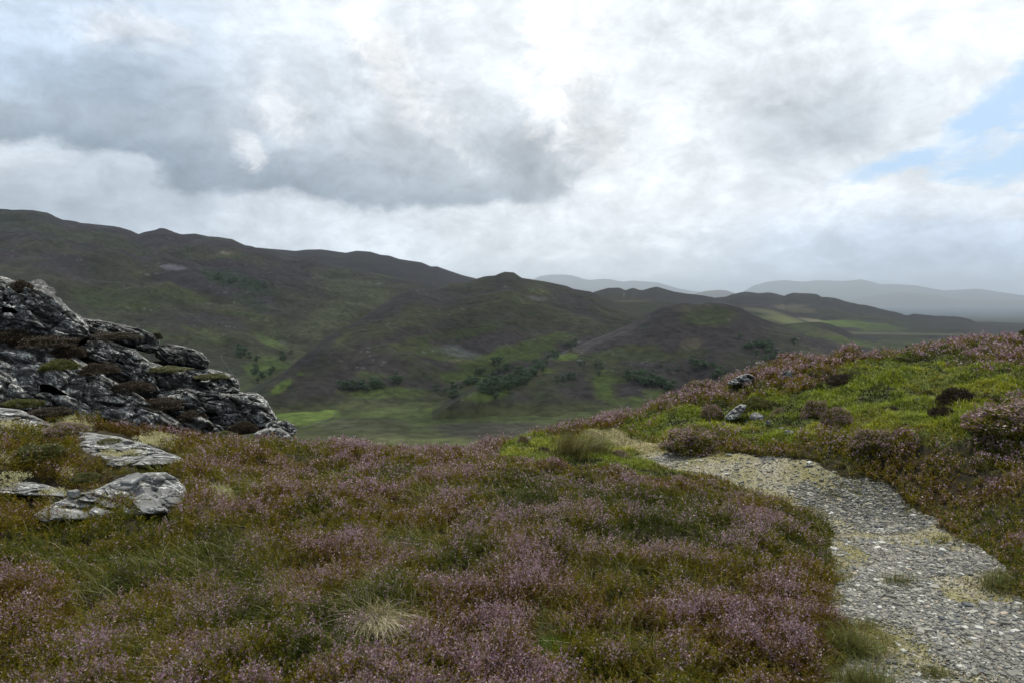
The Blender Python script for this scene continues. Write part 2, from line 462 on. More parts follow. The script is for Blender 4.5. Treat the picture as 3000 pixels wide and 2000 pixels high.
# 3 - the middle hill
C_crest = [(560, 1300), (640, 1235), (700, 1180), (754, 1143), (783, 1119), (837, 1085), (886, 1044), (932, 1007), (986, 965), (1023, 953), (1073, 924), (1114, 895), (1164, 866), (1204, 850), (1255, 847),
           (1289, 846), (1323, 832), (1366, 830), (1391, 819), (1417, 811), (1451, 808), (1466, 801), (1480, 797), (1506, 799), (1518, 808), (1529, 815), (1561, 820), (1595, 825), (1659, 838), (1680, 847),
           (1731, 855), (1765, 872), (1795, 884), (1850, 905), (1930, 935), (2050, 990), (2200, 1100), (2320, 1260)]
hill("hill", C_crest, [(560, 555), (640, 560), (850, 660), (1000, 820), (1200, 1050), (1480, 1300), (1800, 1350), (2320, 1000)], [(640, 545), (1000, 560), (2000, 580), (2320, 600)], VZ - 2, M_HILL,
     [(1010, 1110, 190, 44, -0.18, PUR * 0.9, 0.9), (1150, 1010, 220, 44, -0.3, PUR * 0.85, 0.85), (1150, 900, 120, 30, -0.5, PUR * 0.8, 0.8), (900, 1050, 120, 26, -0.7, PUR * 0.8, 0.85), (1310, 980, 130, 12, -0.15, GRASS * 0.6, 0.6), (1250, 1030, 120, 22, 0.1, GRASS * 0.8, 0.7),
      (1090, 1100, 40, 14, 0, GRASS * 0.9, 0.6), (1400, 965, 60, 20, -0.3, GRASS * 0.7, 0.5), (880, 1095, 18, 7, 0, BRIGHT * 0.8, 0.9), (830, 1130, 36, 16, -0.5, BRIGHT * 0.8, 0.9),
      (1400, 1058, 70, 7, 0.02, TAN * 0.9, 0.75), (1350, 1030, 60, 16, 0.2, CRAG * 0.8, 0.45), (1450, 1060, 140, 34, -0.3, BRIGHT * 0.5, 0.8), (1580, 1010, 120, 26, -0.35, GRASS * 0.65, 0.8),
      (1180, 1150, 180, 16, 0.0, BRIGHT * 0.6, 0.7), (1430, 1140, 140, 40, -0.2, BRIGHT * 0.7, 0.8), (1100, 1185, 180, 10, 0.0, PUR, 0.6), (1480, 830, 70, 22, 0, HEATH * 0.9, 0.6), (1010, 985, 40, 12, -0.7, GRASS * 0.9, 0.5),
      (1590, 875, 40, 8, 0.1, CRAG * 0.7, 0.4)],
     nu=760, nr=340, f=0.007, seed=35, base_mix=0.5, prof=1.2, namp=0.75)
# 4 - the hill right of it
D_crest = [(1160, 1300), (1250, 1240), (1330, 1178), (1400, 1133), (1480, 1098), (1591, 1056), (1660, 1025), (1725, 999), (1802, 968), (1878, 937), (1909, 915), (1943, 899), (1997, 888), (2051, 892), (2070, 888), (2081, 886),
           (2127, 891), (2173, 903), (2204, 922), (2242, 937), (2299, 958), (2349, 978), (2420, 1010), (2520, 1065), (2640, 1160), (2760, 1300)]
hill("hill", D_crest, [(1160, 505), (1250, 520), (1400, 560), (1725, 760), (2080, 900), (2300, 860), (2760, 620)], [(1250, 510), (2000, 545), (2760, 560)], VZ - 2, M_HILL,
     [(1690, 1022, 210, 20, -0.40, PUR * 1.55, 0.9), (1530, 1096, 150, 18, -0.45, PUR * 1.5, 0.9), (2075, 925, 75, 26, 0.0, GRASS * 0.65, 0.75), (1655, 1047, 36, 9, -0.1, BRIGHT * 0.95, 0.95), (1600, 1083, 26, 7, 0, BRIGHT * 0.75, 0.8), (1450, 1150, 90, 22, -0.25, BRIGHT * 0.7, 0.8),
      (1880, 1035, 160, 26, 0.0, GRASS * 0.7, 0.65), (1760, 1075, 120, 30, 0.1, GRASS * 0.6, 0.5), (1780, 1150, 60, 50, 0.3, BRIGHT * 0.65, 0.85), (1900, 1180, 100, 26, 0.2, BRIGHT * 0.7, 0.85),
      (1840, 1145, 60, 18, 0.2, PUR, 0.8), (2200, 1110, 120, 36, 0, BRIGHT * 0.55, 0.8), (1960, 1160, 90, 14, 0.1, GRASS, 0.7), (2020, 1010, 40, 16, -0.3, TAN * 0.6, 0.5), (2000, 905, 34, 8, 0, TAN * 0.6, 0.5),
      (1500, 1200, 300, 20, 0.0, OLIVE, 0.7), (2330, 1010, 100, 40, 0.5, OLIVE * 1.4, 0.6)],
     nu=700, nr=320, f=0.008, seed=52, base_mix=0.45, prof=1.2, namp=0.62)
# 5 - brown saddle between them
hill("hill", [(1640, 930), (1720, 900), (1800, 881), (1860, 877), (1897, 878), (1955, 884), (2030, 900), (2120, 930), (2200, 950)], 2300, 1500, VZ + 30, M_FAR,
     [(1850, 882, 70, 5, 0, TAN * 0.7, 0.7)], nu=160, nr=50, f=0.003, seed=61, namp=0.4, base_mix=0.6, crag=0.2)
# 6 - grey knobbly hills right of the summit
F_crest = [(1680, 900), (1715, 875), (1737, 857), (1752, 852), (1783, 844), (1813, 843), (1832, 851), (1842, 848), (1852, 845), (1862, 846), (1871, 850), (1882, 851), (1909, 843), (1924, 840), (1943, 846), (1960, 851),
           (1974, 855), (2012, 861), (2051, 865), (2089, 871), (2108, 879), (2180, 900), (2280, 920)]
hill("hill", F_crest, 4200, 2600, VZ + 20, M_FAR, [(1828, 866, 3, 7, 0, CRAG * 1.2, 0.5)], nu=300, nr=70, f=0.0016, seed=72, namp=0.5, crag=0.6, jag=2.0, base_mix=0.3)
# 7 - the long ridge at the right
G_crest = [(1960, 925), (2040, 890), (2100, 872), (2129, 869), (2146, 862), (2179, 855), (2200, 857), (2220, 859), (2249, 857), (2266, 859), (2299, 867), (2308, 862), (2324, 858), (2365, 860), (2394, 862), (2407, 870),
           (2448, 874), (2473, 882), (2514, 892), (2543, 895), (2568, 902), (2597, 909), (2635, 918), (2655, 924), (2680, 920), (2713, 923), (2747, 926), (2800, 927), (2838, 934), (2867, 947), (2908, 953),
           (2937, 956), (2970, 957), (3000, 958), (3150, 962), (3400, 975)]
hill("hill", G_crest, [(1960, 5200), (2700, 4600), (3400, 3800)], [(1960, 2600), (3400, 2000)], VZ - 60, M_FAR,
     [(2440, 948, 60, 9, 0.1, BRIGHT * 1.5, 0.85), (2540, 955, 120, 14, 0.1, BRIGHT * 1.0, 0.8), (2370, 940, 40, 5, 0.1, TAN * 1.7, 0.8), (2330, 905, 60, 10, 0.05, TAN * 0.9, 0.6), (2290, 900, 40, 6, 0.1, TAN, 0.6),  # bright green patches: sunlight on the slope put into the colour
      (2700, 985, 200, 22, 0.05, GRASS * 0.9, 0.7), (2900, 1000, 160, 18, 0, GRASS * 0.6, 0.6), (2500, 985, 100, 9, 0.15, DARKG, 0.7), (2750, 1015, 140, 8, 0, DARKG, 0.6)],
     nu=620, nr=160, f=0.0022, seed=83, namp=0.45, jag=3.0, base_mix=0.4, prof=1.6)
# 8 - green spur in front of that ridge
hill("hill", [(2000, 935), (2100, 893), (2183, 894), (2266, 905), (2332, 931), (2400, 955), (2480, 990)], 3000, 2000, VZ - 10, M_FAR,
     [(2300, 935, 90, 16, 0.2, GRASS * 0.9, 0.7)], nu=160, nr=60, f=0.003, seed=91, namp=0.4, base_mix=0.7, crag=0.1)
# 9 - brown and green spur nearer
hill("hill", [(2180, 990), (2240, 962), (2307, 949), (2369, 944), (2400, 943), (2432, 949), (2473, 965), (2506, 986), (2550, 997), (2597, 1007), (2660, 1013), (2722, 1019), (2900, 1045), (3100, 1060)],
     1700, 1000, VZ - 10, M_HILL,
     [(2420, 985, 70, 16, 0.3, TAN * 0.8, 0.7), (2480, 1000, 110, 10, 0.15, BRIGHT * 0.8, 0.7), (2380, 975, 60, 18, 0.4, GRASS * 1.0, 0.6)],
     nu=320, nr=110, f=0.005, seed=97, namp=0.4, base_mix=0.5, crag=0.2)
# 10..13 - far mountains
hill("mountain", [(1440, 880), (1500, 845), (1561, 819), (1584, 809), (1614, 805), (1660, 805), (1683, 809), (1714, 819), (1733, 821), (1767, 817), (1790, 819), (1825, 826), (1852, 822), (1928, 828), (1955, 836), (1989, 846),
                  (2028, 853), (2058, 856), (2089, 863), (2160, 878), (2240, 890)], 35000, 26000, VZ - 150, M_FAR, [], nu=260, nr=30, f=0.0002, seed=111, namp=0.3, crag=0, back=0.12)
hill("mountain", [(1700, 866), (1760, 856), (1830, 851), (1900, 852), (1990, 862), (2060, 872), (2160, 885)], 24000, 20000, VZ - 150, M_FAR, [], nu=120, nr=24, f=0.0003, seed=113, namp=0.3, crag=0, back=0.12)
hill("mountain", [(1980, 880), (2030, 863), (2066, 853), (2104, 850), (2127, 851), (2150, 859), (2200, 872), (2260, 885)], 20000, 16500, VZ - 150, M_FAR, [], nu=120, nr=24, f=0.0003, seed=115, namp=0.3, crag=0, back=0.12)
hill("mountain", [(2130, 885), (2183, 851), (2208, 837), (2241, 828), (2278, 822), (2303, 821), (2349, 826), (2398, 821), (2473, 824), (2500, 821), (2523, 819), (2548, 824), (2577, 833), (2618, 833), (2680, 836), (2713, 842),
                  (2763, 851), (2813, 849), (2867, 846), (2908, 853), (3000, 866), (3200, 872), (3400, 885)], 38000, 30000, VZ - 150, M_FAR, [], nu=260, nr=30, f=0.0002, seed=117, namp=0.3, crag=0, back=0.1)
hill("mountain", [(2420, 892), (2540, 868), (2639, 857), (2747, 864), (2784, 876), (2846, 878), (3000, 882), (3200, 884), (3400, 890)], 30000, 25000, VZ - 150, M_FAR, [], nu=200, nr=30, f=0.0002, seed=119, namp=0.3, crag=0, back=0.12)


# ------------------------------------------------------------------ valley floor and the plain beyond, one sheet out to the horizon
def make_valley():
    az = np.linspace(RAD(-70), RAD(70), 560)
    r = np.concatenate([np.linspace(60, 900, 260), np.geomspace(905, 60000, 150)])[:, None]
    X = np.sin(az)[None] * r; Y = np.cos(az)[None] * r
    far = sstep(1200, 6000, r)
    Z = VZ + 5.0 * fbm(X * 0.004, Y * 0.004, 5, 6, 0.5) * (1 - far) - far * 110 + far * 18 * fbm(X * 0.0003, Y * 0.0003, 6, 4)
    Z = Z + 0.8 * fbm(X * 0.03, Y * 0.03, 8, 4) * (1 - far)
    near = 1 - sstep(120, 420, r)
    Z = Z + near * (-12)
    x, y, z = X.ravel(), Y.ravel(), Z.ravel()
    u, v = uv_of(x, y, z)
    n = fbm(x * 0.006, y * 0.012, 71, 6, 0.6) * 1.5
    t = sstep(-0.4, 0.5, n)[:, None]
    c = np.array([0.034, 0.034, 0.016]) * (1 - t) + np.array([0.046, 0.054, 0.018]) * t
    wob = fbm(x * 0.02, y * 0.02, 77, 5, 0.6)
    for (su, sv, ru, rv, tl, cc, w) in [(880, 1210, 125, 44, 0.03, BRIGHT * 0.92, 1.0), (800, 1170, 70, 30, 0, BRIGHT * 0.85, 0.9), (1220, 1215, 260, 32, -0.03, GRASS * 0.85, 0.75), (1320, 1192, 80, 14, 0, BRIGHT * 0.8, 0.8),
                                        (900, 1265, 200, 20, 0, GRASS * 0.45, 0.5), (1800, 1200, 120, 20, 0.1, GRASS * 0.7, 0.6), (1500, 1260, 240, 26, 0, HEATH * 1.1, 0.7), (1050, 1240, 160, 20, 0, OLIVE * 1.25, 0.7)]:
        du = u - su; dv = (v - sv) - tl * du
        q = np.sqrt((du / ru) ** 2 + (dv / rv) ** 2)
        k = (w * (1 - sstep(0.8, 1.1, q + wob * 0.3)))[:, None]
        c = c * (1 - k) + cc * k
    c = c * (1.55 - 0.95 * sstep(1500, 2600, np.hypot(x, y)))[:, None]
    wk = sstep(6000, 12000, np.hypot(x, y))[:, None]; c = c * (1 - wk) + np.array([0.045, 0.060, 0.075]) * wk      # far flats tinted dark blue, haze put into the colour
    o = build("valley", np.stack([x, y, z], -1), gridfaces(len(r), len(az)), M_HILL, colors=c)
    o["kind"] = "structure"
    o["label"] = "green and brown valley floor running out to the far plain"
    HILLS["valley"] = (X, Y, Z)


make_valley()

# ------------------------------------------------------------------ trees on the far slopes
def leaf_mat(name, trans=0.35, rough=0.6, spec=0.25):
    m = bpy.data.materials.new(name); m.use_nodes = True
    g = N(m.node_tree)
    out = g.n('ShaderNodeOutputMaterial'); b = g.n('ShaderNodeBsdfPrincipled')
    b.inputs['Roughness'].default_value = rough; b.inputs['Specular IOR Level'].default_value = spec
    at = g.n('ShaderNodeAttribute', attribute_name='Col')
    tc = g.n('ShaderNodeTexCoord')
    nz = g.noise(tc.outputs['Object'], 9.0, 3, 0.6)
    f = g.ramp(nz.outputs['Fac'], [(0.3, 0.8), (0.7, 1.2)])
    c = g.mix(1.0, at.outputs['Color'], f, 'MULTIPLY')
    g.t.links.new(c, b.inputs['Base Color'])
    tr = g.n('ShaderNodeBsdfTranslucent', ins={'Color': c})
    mx = g.n('ShaderNodeMixShader', ins={0: trans, 1: b.outputs[0], 2: tr.outputs[0]})
    g.t.links.new(mx.outputs[0], out.inputs[0])
    return m


M_LEAF = leaf_mat("leaves", 0.3)
M_PLANT = leaf_mat("heath_plants", 0.35)


def simple_mat(name, col, rough=0.9, nscale=20.0, amt=0.3):
    m = bpy.data.materials.new(name); m.use_nodes = True
    g = N(m.node_tree)
    out = g.n('ShaderNodeOutputMaterial'); b = g.n('ShaderNodeBsdfPrincipled')
    b.inputs['Roughness'].default_value = rough
    tc = g.n('ShaderNodeTexCoord')
    nz = g.noise(tc.outputs['Object'], nscale, 5, 0.6)
    c = g.mix(1.0, tuple(col), g.ramp(nz.outputs['Fac'], [(0.3, 1 - amt), (0.7, 1 + amt)]), 'MULTIPLY')
    g.t.links.new(c, b.inputs['Base Color']); g.t.links.new(b.outputs[0], out.inputs[0])
    return m


M_BARK = simple_mat("bark", (0.10, 0.09, 0.08))


def tube(pts, rad, n=6):
    """Tapered tube along points: vertices and quads."""
    pts = np.array(pts, float); V = []
    for i, p in enumerate(pts):
        d = pts[min(i + 1, len(pts) - 1)] - pts[max(i - 1, 0)]; d /= np.linalg.norm(d)
        a = np.cross(d, [0.3, 0.9, 0.1]); a /= np.linalg.norm(a); b = np.cross(d, a)
        for k in range(n):
            t = 2 * math.pi * k / n
            V.append(p + rad[i] * (a * math.cos(t) + b * math.sin(t)))
    return np.array(V), gridfaces(len(pts), n, wrap=True)


def make_tree(seed):
    rg = np.random.default_rng(seed)
    root = empty("birch_tree", (0, 0, 0))
    H = 7.5; lean = rg.normal(0, 0.35, 2)
    tp = [(0, 0, -0.6), (lean[0] * .2, lean[1] * .2, 1.4), (lean[0] * .6, lean[1] * .6, 3.2), (lean[0], lean[1], 5.4), (lean[0] * 1.1, lean[1] * 1.1, 6.9)]
    V, F = tube(tp, [0.2, 0.16, 0.11, 0.06, 0.02]); Vs = [V]; Fs = [F]; off = len(V)
    centres = []
    for k in range(9):
        z = rg.uniform(0.9, 5.4); a = rg.uniform(0, 6.28); L = (1.0 - abs(z - 3.4) / 5.5) * rg.uniform(1.5, 2.7)
        p0 = np.array([lean[0] * z / 5.4, lean[1] * z / 5.4, z]); p1 = p0 + np.array([math.cos(a) * L, math.sin(a) * L, 0.7 * L])
        V, F = tube([p0, (p0 + p1) / 2 + [0, 0, 0.1], p1], [0.06, 0.04, 0.015], 5); Vs.append(V); Fs.append(F + off); off += len(V)
        centres += [(p1, rg.uniform(0.7, 1.15)), ((p0 + p1) / 2, rg.uniform(0.6, 0.9))]
    for k in range(5): centres.append((np.array([lean[0] + rg.normal(0, .5), lean[1] + rg.normal(0, .5), rg.uniform(4.6, 6.7)]), rg.uniform(0.6, 1.0)))
    build("trunk", np.concatenate(Vs), np.concatenate(Fs), M_BARK, root)
    P = []; C = []
    for c, r in centres:
        n = int(75 * r)
        d = rg.normal(size=(n, 3)); d /= np.linalg.norm(d, axis=1)[:, None]
        p = c + d * r * rg.uniform(0.45, 1.08, (n, 1)) * [1, 1, 0.75]
        P.append(p); C.append(np.tile(np.array([0.095, 0.135, 0.070]) * rg.uniform(0.75, 1.35), (n, 1)) * rg.uniform(0.7, 1.3, (n, 1)))
    P = np.concatenate(P); C = np.concatenate(C); n = len(P)
    a = rg.normal(size=(n, 3)); a /= np.linalg.norm(a, axis=1)[:, None]; b = rg.normal(size=(n, 3)); b = np.cross(a, b); b /= np.linalg.norm(b, axis=1)[:, None]
    s = rg.uniform(0.12, 0.24, (n, 1))
    V = np.stack([P - a * s - b * s * .6, P + a * s - b * s * .6, P + a * s * .8 + b * s * .6, P - a * s * .8 + b * s * .7], 1).reshape(-1, 3)
    build("crown", V, np.arange(4 * n).reshape(-1, 4), M_LEAF, root, smooth=False, colors=C)
    return root


def copy_tree(o, parent=None):
    c = o.copy(); COL.objects.link(c); c.parent = parent
    for ch in list(o.children): copy_tree(ch, c)
    return c


TREES = [  # corner polyline in the frame, spread px, how many, size px, what it is
    ([(1000, 1138), (1060, 1142), (1135, 1135)], 8, 20, 26, "dark green birch tree in the row at the foot of the middle hill"),
    ([(1160, 1130), (1175, 1122)], 5, 3, 28, "dark birch tree of the small group right of the row at the hill foot"),
    ([(1285, 1152), (1320, 1140), (1400, 1122)], 10, 12, 21, "small birch tree scattered left of the gully wood"),
    ([(1320, 1165), (1345, 1160)], 5, 3, 22, "birch tree standing by itself below the gully wood"),
    ([(1425, 1150), (1470, 1140), (1520, 1115), (1570, 1085)], 15, 62, 25, "dark green birch tree in the thick of the gully wood between two hills"),
    ([(1400, 1115), (1450, 1070), (1480, 1090)], 16, 16, 21, "birch tree on the left edge of the gully wood"),
    ([(1560, 1080), (1620, 1050), (1660, 1030), (1705, 1003)], 8, 24, 16, "small birch tree in the thin upper end of the gully wood"),
    ([(1344, 1003)], 3, 1, 16, "lone dark birch tree high on the middle hill"),
    ([(1160, 1098)], 3, 1, 16, "lone birch tree above the row at the hill foot"),
    ([(1630, 1120), (1690, 1112)], 6, 6, 22, "birch tree of the small clump on the near slope of the right hill"),
    ([(1850, 1112), (1900, 1125), (1960, 1135)], 15, 36, 26, "birch tree in the wood behind the heather skyline"),
    ([(1960, 1085), (2060, 1070), (2120, 1110)], 14, 16, 22, "birch tree scattered above the heather skyline"),
    ([(2180, 1015), (2240, 1030), (2290, 1060)], 16, 34, 17, "small birch tree in the wood on the right flank of the right hill"),
    ([(2327, 1012)], 2, 1, 18, "lone birch tree out on the grassy right flank"),
    ([(695, 1030), (730, 1060), (760, 1120)], 14, 18, 20, "birch tree on the green slope behind the rocky outcrop"),
    ([(770, 1110), (820, 1060), (850, 1035)], 6, 12, 15, "small birch tree along the burn left of the middle hill"),
    ([(640, 820), (720, 830), (790, 845)], 16, 26, 12, "tiny dark tree in the high wood on the left hill"),
    ([(1750, 1100), (1770, 1060), (1710, 1085)], 16, 8, 15, "stunted birch tree scattered over the right hill"),
]


def plant_trees():
    protos = [make_tree(900 + k) for k in range(4)]
    bpy.context.view_layer.update()
    for o in protos:
        for c in o.children: c.hide_set(False)
    dg = bpy.context.evaluated_depsgraph_get()
    hidden = []
    rg = np.random.default_rng(5)
    spots = []
    org = Vector((0, 0, EYE))
    for line, spread, n, px, label in TREES:
        L = np.array(line, float)
        for k in range(n):
            t = rg.uniform(0, len(L) - 1) if len(L) > 1 else 0
            i = int(min(t, len(L) - 2)) if len(L) > 1 else 0
            p = L[i] * (1 - (t - i)) + L[i + 1] * (t - i) if len(L) > 1 else L[0]
            u, v = p[0] + rg.normal(0, spread), p[1] + rg.normal(0, spread * .55)
            X, Y, Z = ray(u, v)
            d = Vector((float(X), float(Y), float(Z))).normalized()
            start = org + d * 300
            hit, loc, *_ = SC.ray_cast(dg, start, d)
            if not hit or loc.y > 3500: continue
            spots.append((loc, px * rg.uniform(0.75, 1.3) * (loc - org).length / FPX, label))
    for k, (loc, h, label) in enumerate(spots):
        o = protos[k] if k < 4 else copy_tree(protos[k % 4])
        s = h / 7.6
        o.location = loc; o.scale = (s * random.uniform(1.15, 1.75), s * random.uniform(1.15, 1.75), s); o.rotation_euler = (0, 0, random.uniform(0, 6.28))
        tag(o, label, "tree", "birch trees on the far slopes")


plant_trees()


# ------------------------------------------------------------------ near ground
def plane(u, v, z):
    _, _, Z = ray(u, v)
    return (u, v, float(z / Z))


CTRL = []
for v_ in (2500, 2000, 1800, 1650, 1500):
    for u_ in range(-900, 4000, 600):
        z_ = -1.72
        if u_ >= 3000: z_ = {2500: -1.6, 2000: -1.62, 1800: -1.58, 1650: -1.5, 1500: -1.42}[v_]
        if u_ <= -300: z_ = {2500: -1.65, 2000: -1.6, 1800: -1.55, 1650: -1.5, 1500: -1.45}[v_]
        CTRL.append(plane(u_, v_, z_))
for u_, v_, z_ in [(300, 1500, -1.62), (0, 1400, -1.38), (-300, 1350, -1.25), (300, 1400, -1.6), (600, 1400, -1.74), (1000, 1400, -1.76), (1400, 1400, -1.78), (1800, 1400, -1.74), (2200, 1400, -1.70), (2450, 1430, -1.70),
                   (0, 1300, -1.25), (250, 1330, -1.5), (500, 1330, -1.72), (800, 1335, -1.82), (3000, 1400, -1.36), (2750, 1400, -1.5), (3400, 1400, -1.25)]:
    CTRL.append(plane(u_, v_, z_))
CTRL += [(1100, 1345, 8.0), (1350, 1368, 7.9), (1550, 1336, 8.0), (1700, 1305, 8.6), (1900, 1340, 7.7), (1600, 1282, 9.0), (1850, 1278, 8.9),
         (2100, 1318, 7.6), (2200, 1298, 7.9), (2200, 1202, 9.8), (2200, 1138, 11.2), (2500, 1306, 7.3), (2500, 1198, 9.2), (2500, 1122, 11), (2500, 1082, 12.5), (2800, 1308, 7.0), (2800, 1200, 8.8),
         (2800, 1102, 11.2), (2700, 1068, 12.6), (3000, 1228, 7.9), (3000, 1118, 10.3), (3000, 1064, 12.6), (3500, 1205, 7.6), (3500, 1072, 12), (2000, 1215, 9.8), (1900, 1242, 9.7)]
SKY_LINE = [(-900, 1150, 14), (-300, 1180, 14), (200, 1260, 13), (600, 1300, 12.5), (870, 1312, 9.4), (1100, 1308, 9.2), (1300, 1312, 8.8), (1400, 1330, 8.7), (1500, 1285, 9.2), (1600, 1268, 9.7), (1750, 1238, 10.2), (1850, 1217, 10.7),
            (1950, 1172, 11.2), (2080, 1140, 11.6), (2200, 1076, 12.2), (2350, 1050, 13.2), (2600, 1033, 14), (2700, 1020, 15), (2800, 1006, 15.2), (3000, 1004, 15.4), (3500, 1010, 15.4), (4000, 1010, 15.4)]
SKY_LINE = [(u, v + (8 if u < 800 else 26 if u < 1440 else 4 if u < 1800 else 26), r) for u, v, r in SKY_LINE]
C3 = [pt(u, v, r) for u, v, r in CTRL + SKY_LINE]
for u, v, r in SKY_LINE:
    p = pt(u, v, r); d = np.array([p[0], p[1], 0]) / math.hypot(p[0], p[1])
    for dr, dz in ((2.0, -0.95), (5.0, -3.6), (11.0, -10.0), (18.0, -17.0)):
        C3.append(p + d * dr + np.array([0, 0, dz]))
for x_, y_, z_ in [(-6, -4, 0.3), (0, -4, -0.1), (6, -4, 0.2), (-14, 0, 0.9), (14, 0, 0.9), (-14, 6, 0.7), (16, 6, 0.8), (0, 0.5, -0.07)]:
    C3.append(np.array([x_, y_, z_], float))
C3 = np.array(C3)


def _tps(a, b):
    d2 = ((a[:, None, :] - b[None, :, :]) ** 2).sum(-1)
    return np.where(d2 > 1e-12, 0.5 * d2 * np.log(np.maximum(d2, 1e-12)), 0)


_n = len(C3); _A = np.zeros((_n + 3, _n + 3)); _A[:_n, :_n] = _tps(C3[:, :2], C3[:, :2]) + np.eye(_n) * 0.02
_A[:_n, _n] = 1; _A[:_n, _n + 1:] = C3[:, :2]; _A[_n:, :_n] = _A[:_n, _n:].T
_W = np.linalg.solve(_A, np.concatenate([C3[:, 2], np.zeros(3)]))


def zbase(x, y):
    x = np.asarray(x, float); y = np.asarray(y, float)
    r = np.hypot(x, y); k = np.minimum(1, 26.0 / np.maximum(r, 1e-6))
    q = np.stack([(x * k).ravel(), (y * k).ravel()], -1); out = np.empty(len(q))
    for i in range(0, len(q), 20000):
        j = q[i:i + 20000]
        out[i:i + 20000] = _tps(j, C3[:, :2]) @ _W[:_n] + _W[_n] + j @ _W[_n + 1:]
    out = out.reshape(x.shape) - np.maximum(r - 26.0, 0) * 0.9
    return np.maximum(out, VZ - 16)


def ground_hit(u, v, lift=0.0):
    """Where the line of sight through (u, v) meets the near ground."""
    X, Y, Z = ray(u, v)
    rs = np.linspace(2.0, 18, 800)
    z = EYE + Z * rs - zbase(X * rs, Y * rs) - lift
    i = np.argmax(z < 0)
    if z[i] >= 0: i = int(np.argmin(z))
    r = rs[i]
    return np.array([X * r, Y * r, float(zbase(X * r, Y * r))]), float(r)


PATH_L = [(2300, 2300), (2440, 2000), (2470, 1900), (2500, 1860), (2425, 1800), (2416, 1770), (2437, 1702), (2412, 1653), (2432, 1604), (2441, 1568), (2418, 1535), (2388, 1516), (2340, 1492), (2280, 1468), (2210, 1446), (2130, 1416),
          (2060, 1398), (1975, 1376), (1900, 1352), (1850, 1338)]
PATH_R = [(3500, 2300), (3250, 2000), (3120, 1880), (3000, 1760), (2959, 1702), (2914, 1640), (2870, 1600), (2820, 1575), (2780, 1545), (2736, 1505), (2673, 1467), (2611, 1427), (2570, 1405), (2490, 1387), (2450, 1369), (2379, 1356),
          (2311, 1338), (2174, 1328), (2040, 1324), (1925, 1322)]
PLw = np.array([ground_hit(u, v)[0] for u, v in PATH_L]); PRw = np.array([ground_hit(u, v)[0] for u, v in PATH_R])


def chaikin(P, n=2):
    for _ in range(n):
        a, b = P[:-1], P[1:]
        P = np.concatenate([P[:1], np.stack([a * .75 + b * .25, a * .25 + b * .75], 1).reshape(-1, P.shape[1]), P[-1:]])
    return P


PLw, PRw = chaikin(PLw), chaikin(PRw)
PATH_POLY = np.concatenate([PLw, PRw[::-1]])[:, :2]


def sdist(x, y, poly):
    """Signed distance to a closed polygon, negative inside."""
    x = np.asarray(x, float).ravel(); y = np.asarray(y, float).ravel()
    d = np.full(len(x), 1e9); ins = np.zeros(len(x), bool); n = len(poly)
    for i in range(n):
        ax, ay = poly[i]; bx, by = poly[(i + 1) % n]
        ex, ey = bx - ax, by - ay; t = np.clip(((x - ax) * ex + (y - ay) * ey) / (ex * ex + ey * ey + 1e-12), 0, 1)
        d = np.minimum(d, np.hypot(x - ax - t * ex, y - ay - t * ey))
        c = ((ay > y) != (by > y)) & (x < ex * (y - ay) / (ey if abs(ey) > 1e-12 else 1e-12) + ax)
        ins ^= c
    return np.where(ins, -d, d)


def path_d(x, y):
    sh = np.shape(x)
    return sdist(x, y, PATH_POLY).reshape(sh) + 0.07 * fbm(np.asarray(x) * 3.0, np.asarray(y) * 3.0, 301, 4)


def in_frame_poly(u, v, pts, wob=0.0, x=None, y=None):
    d = sdist(u, v, np.array(pts, float))
    if wob: d = d + wob * fbm(x * 2.2, y * 2.2, 77, 5, 0.6).ravel()
    return d.reshape(np.shape(u))


MOUND = [(1800, 1266), (1850, 1236), (1950, 1222), (2100, 1192), (2230, 1170), (2330, 1160), (2420, 1108), (2480, 1082), (2600, 1062), (2760, 1062), (2850, 1078), (3100, 1086), (3100, 1175), (2970, 1188), (2900, 1210), (2880, 1262), (2750, 1304),
         (2560, 1300), (2400, 1284), (2290, 1300), (2180, 1300), (2020, 1278), (1900, 1280)]
LEA = [(1440, 1352), (1480, 1310), (1540, 1280), (1600, 1266), (1700, 1262), (1800, 1258), (1850, 1285), (1960, 1322), (2040, 1385), (1900, 1395), (1760, 1385), (1620, 1375), (1500, 1366)]
TRACK = [(1700, 1262), (1785, 1262), (1800, 1255), (1870, 1282), (1930, 1290), (1960, 1322), (1900, 1335), (1850, 1318), (1790, 1285), (1700, 1276)]


def zone(x, y):
    """Plant cover of the near ground at (x, y)."""
    z = zbase(x, y); u, v = uv_of(x, y, z)
    green = np.minimum(in_frame_poly(u, v, MOUND, 30, x, y) / 28, in_frame_poly(u, v, LEA, 16, x, y) / 12)
    green = 1 - sstep(-0.6, 0.6, green)
    track = 1 - sstep(-8, 6, in_frame_poly(u, v, TRACK, 10, x, y))
    pd = path_d(x, y)
    return dict(u=u, v=v, z=z, green=green, track=track, path=1 - sstep(-0.02, 0.03, pd), pd=pd)


def zground(x, y, pd=None):
    """Base ground with hummocks, flat under the path."""
    x = np.asarray(x, float); y = np.asarray(y, float)
    if pd is None: pd = path_d(x, y)
    k = sstep(-0.02, 0.45, pd)
    r = np.hypot(x, y)
    b = 0.075 * fbm(x * 1.3, y * 1.3, 401, 4) * 1.6 + 0.05 * np.abs(fbm(x * 2.9, y * 2.9, 402, 4)) * 2 + 0.02 * fbm(x * 9, y * 9, 403, 3)
    b = b + 0.10 * sstep(7.5, 9.5, r) * sstep(1.0, 2.5, x) * (np.abs(fbm(x * 1.7, y * 1.7, 405, 3)) * 2.2 - 0.4)
    return zbase(x, y) + k * b - 0.03 * (1 - sstep(-0.10, 0.0, pd))


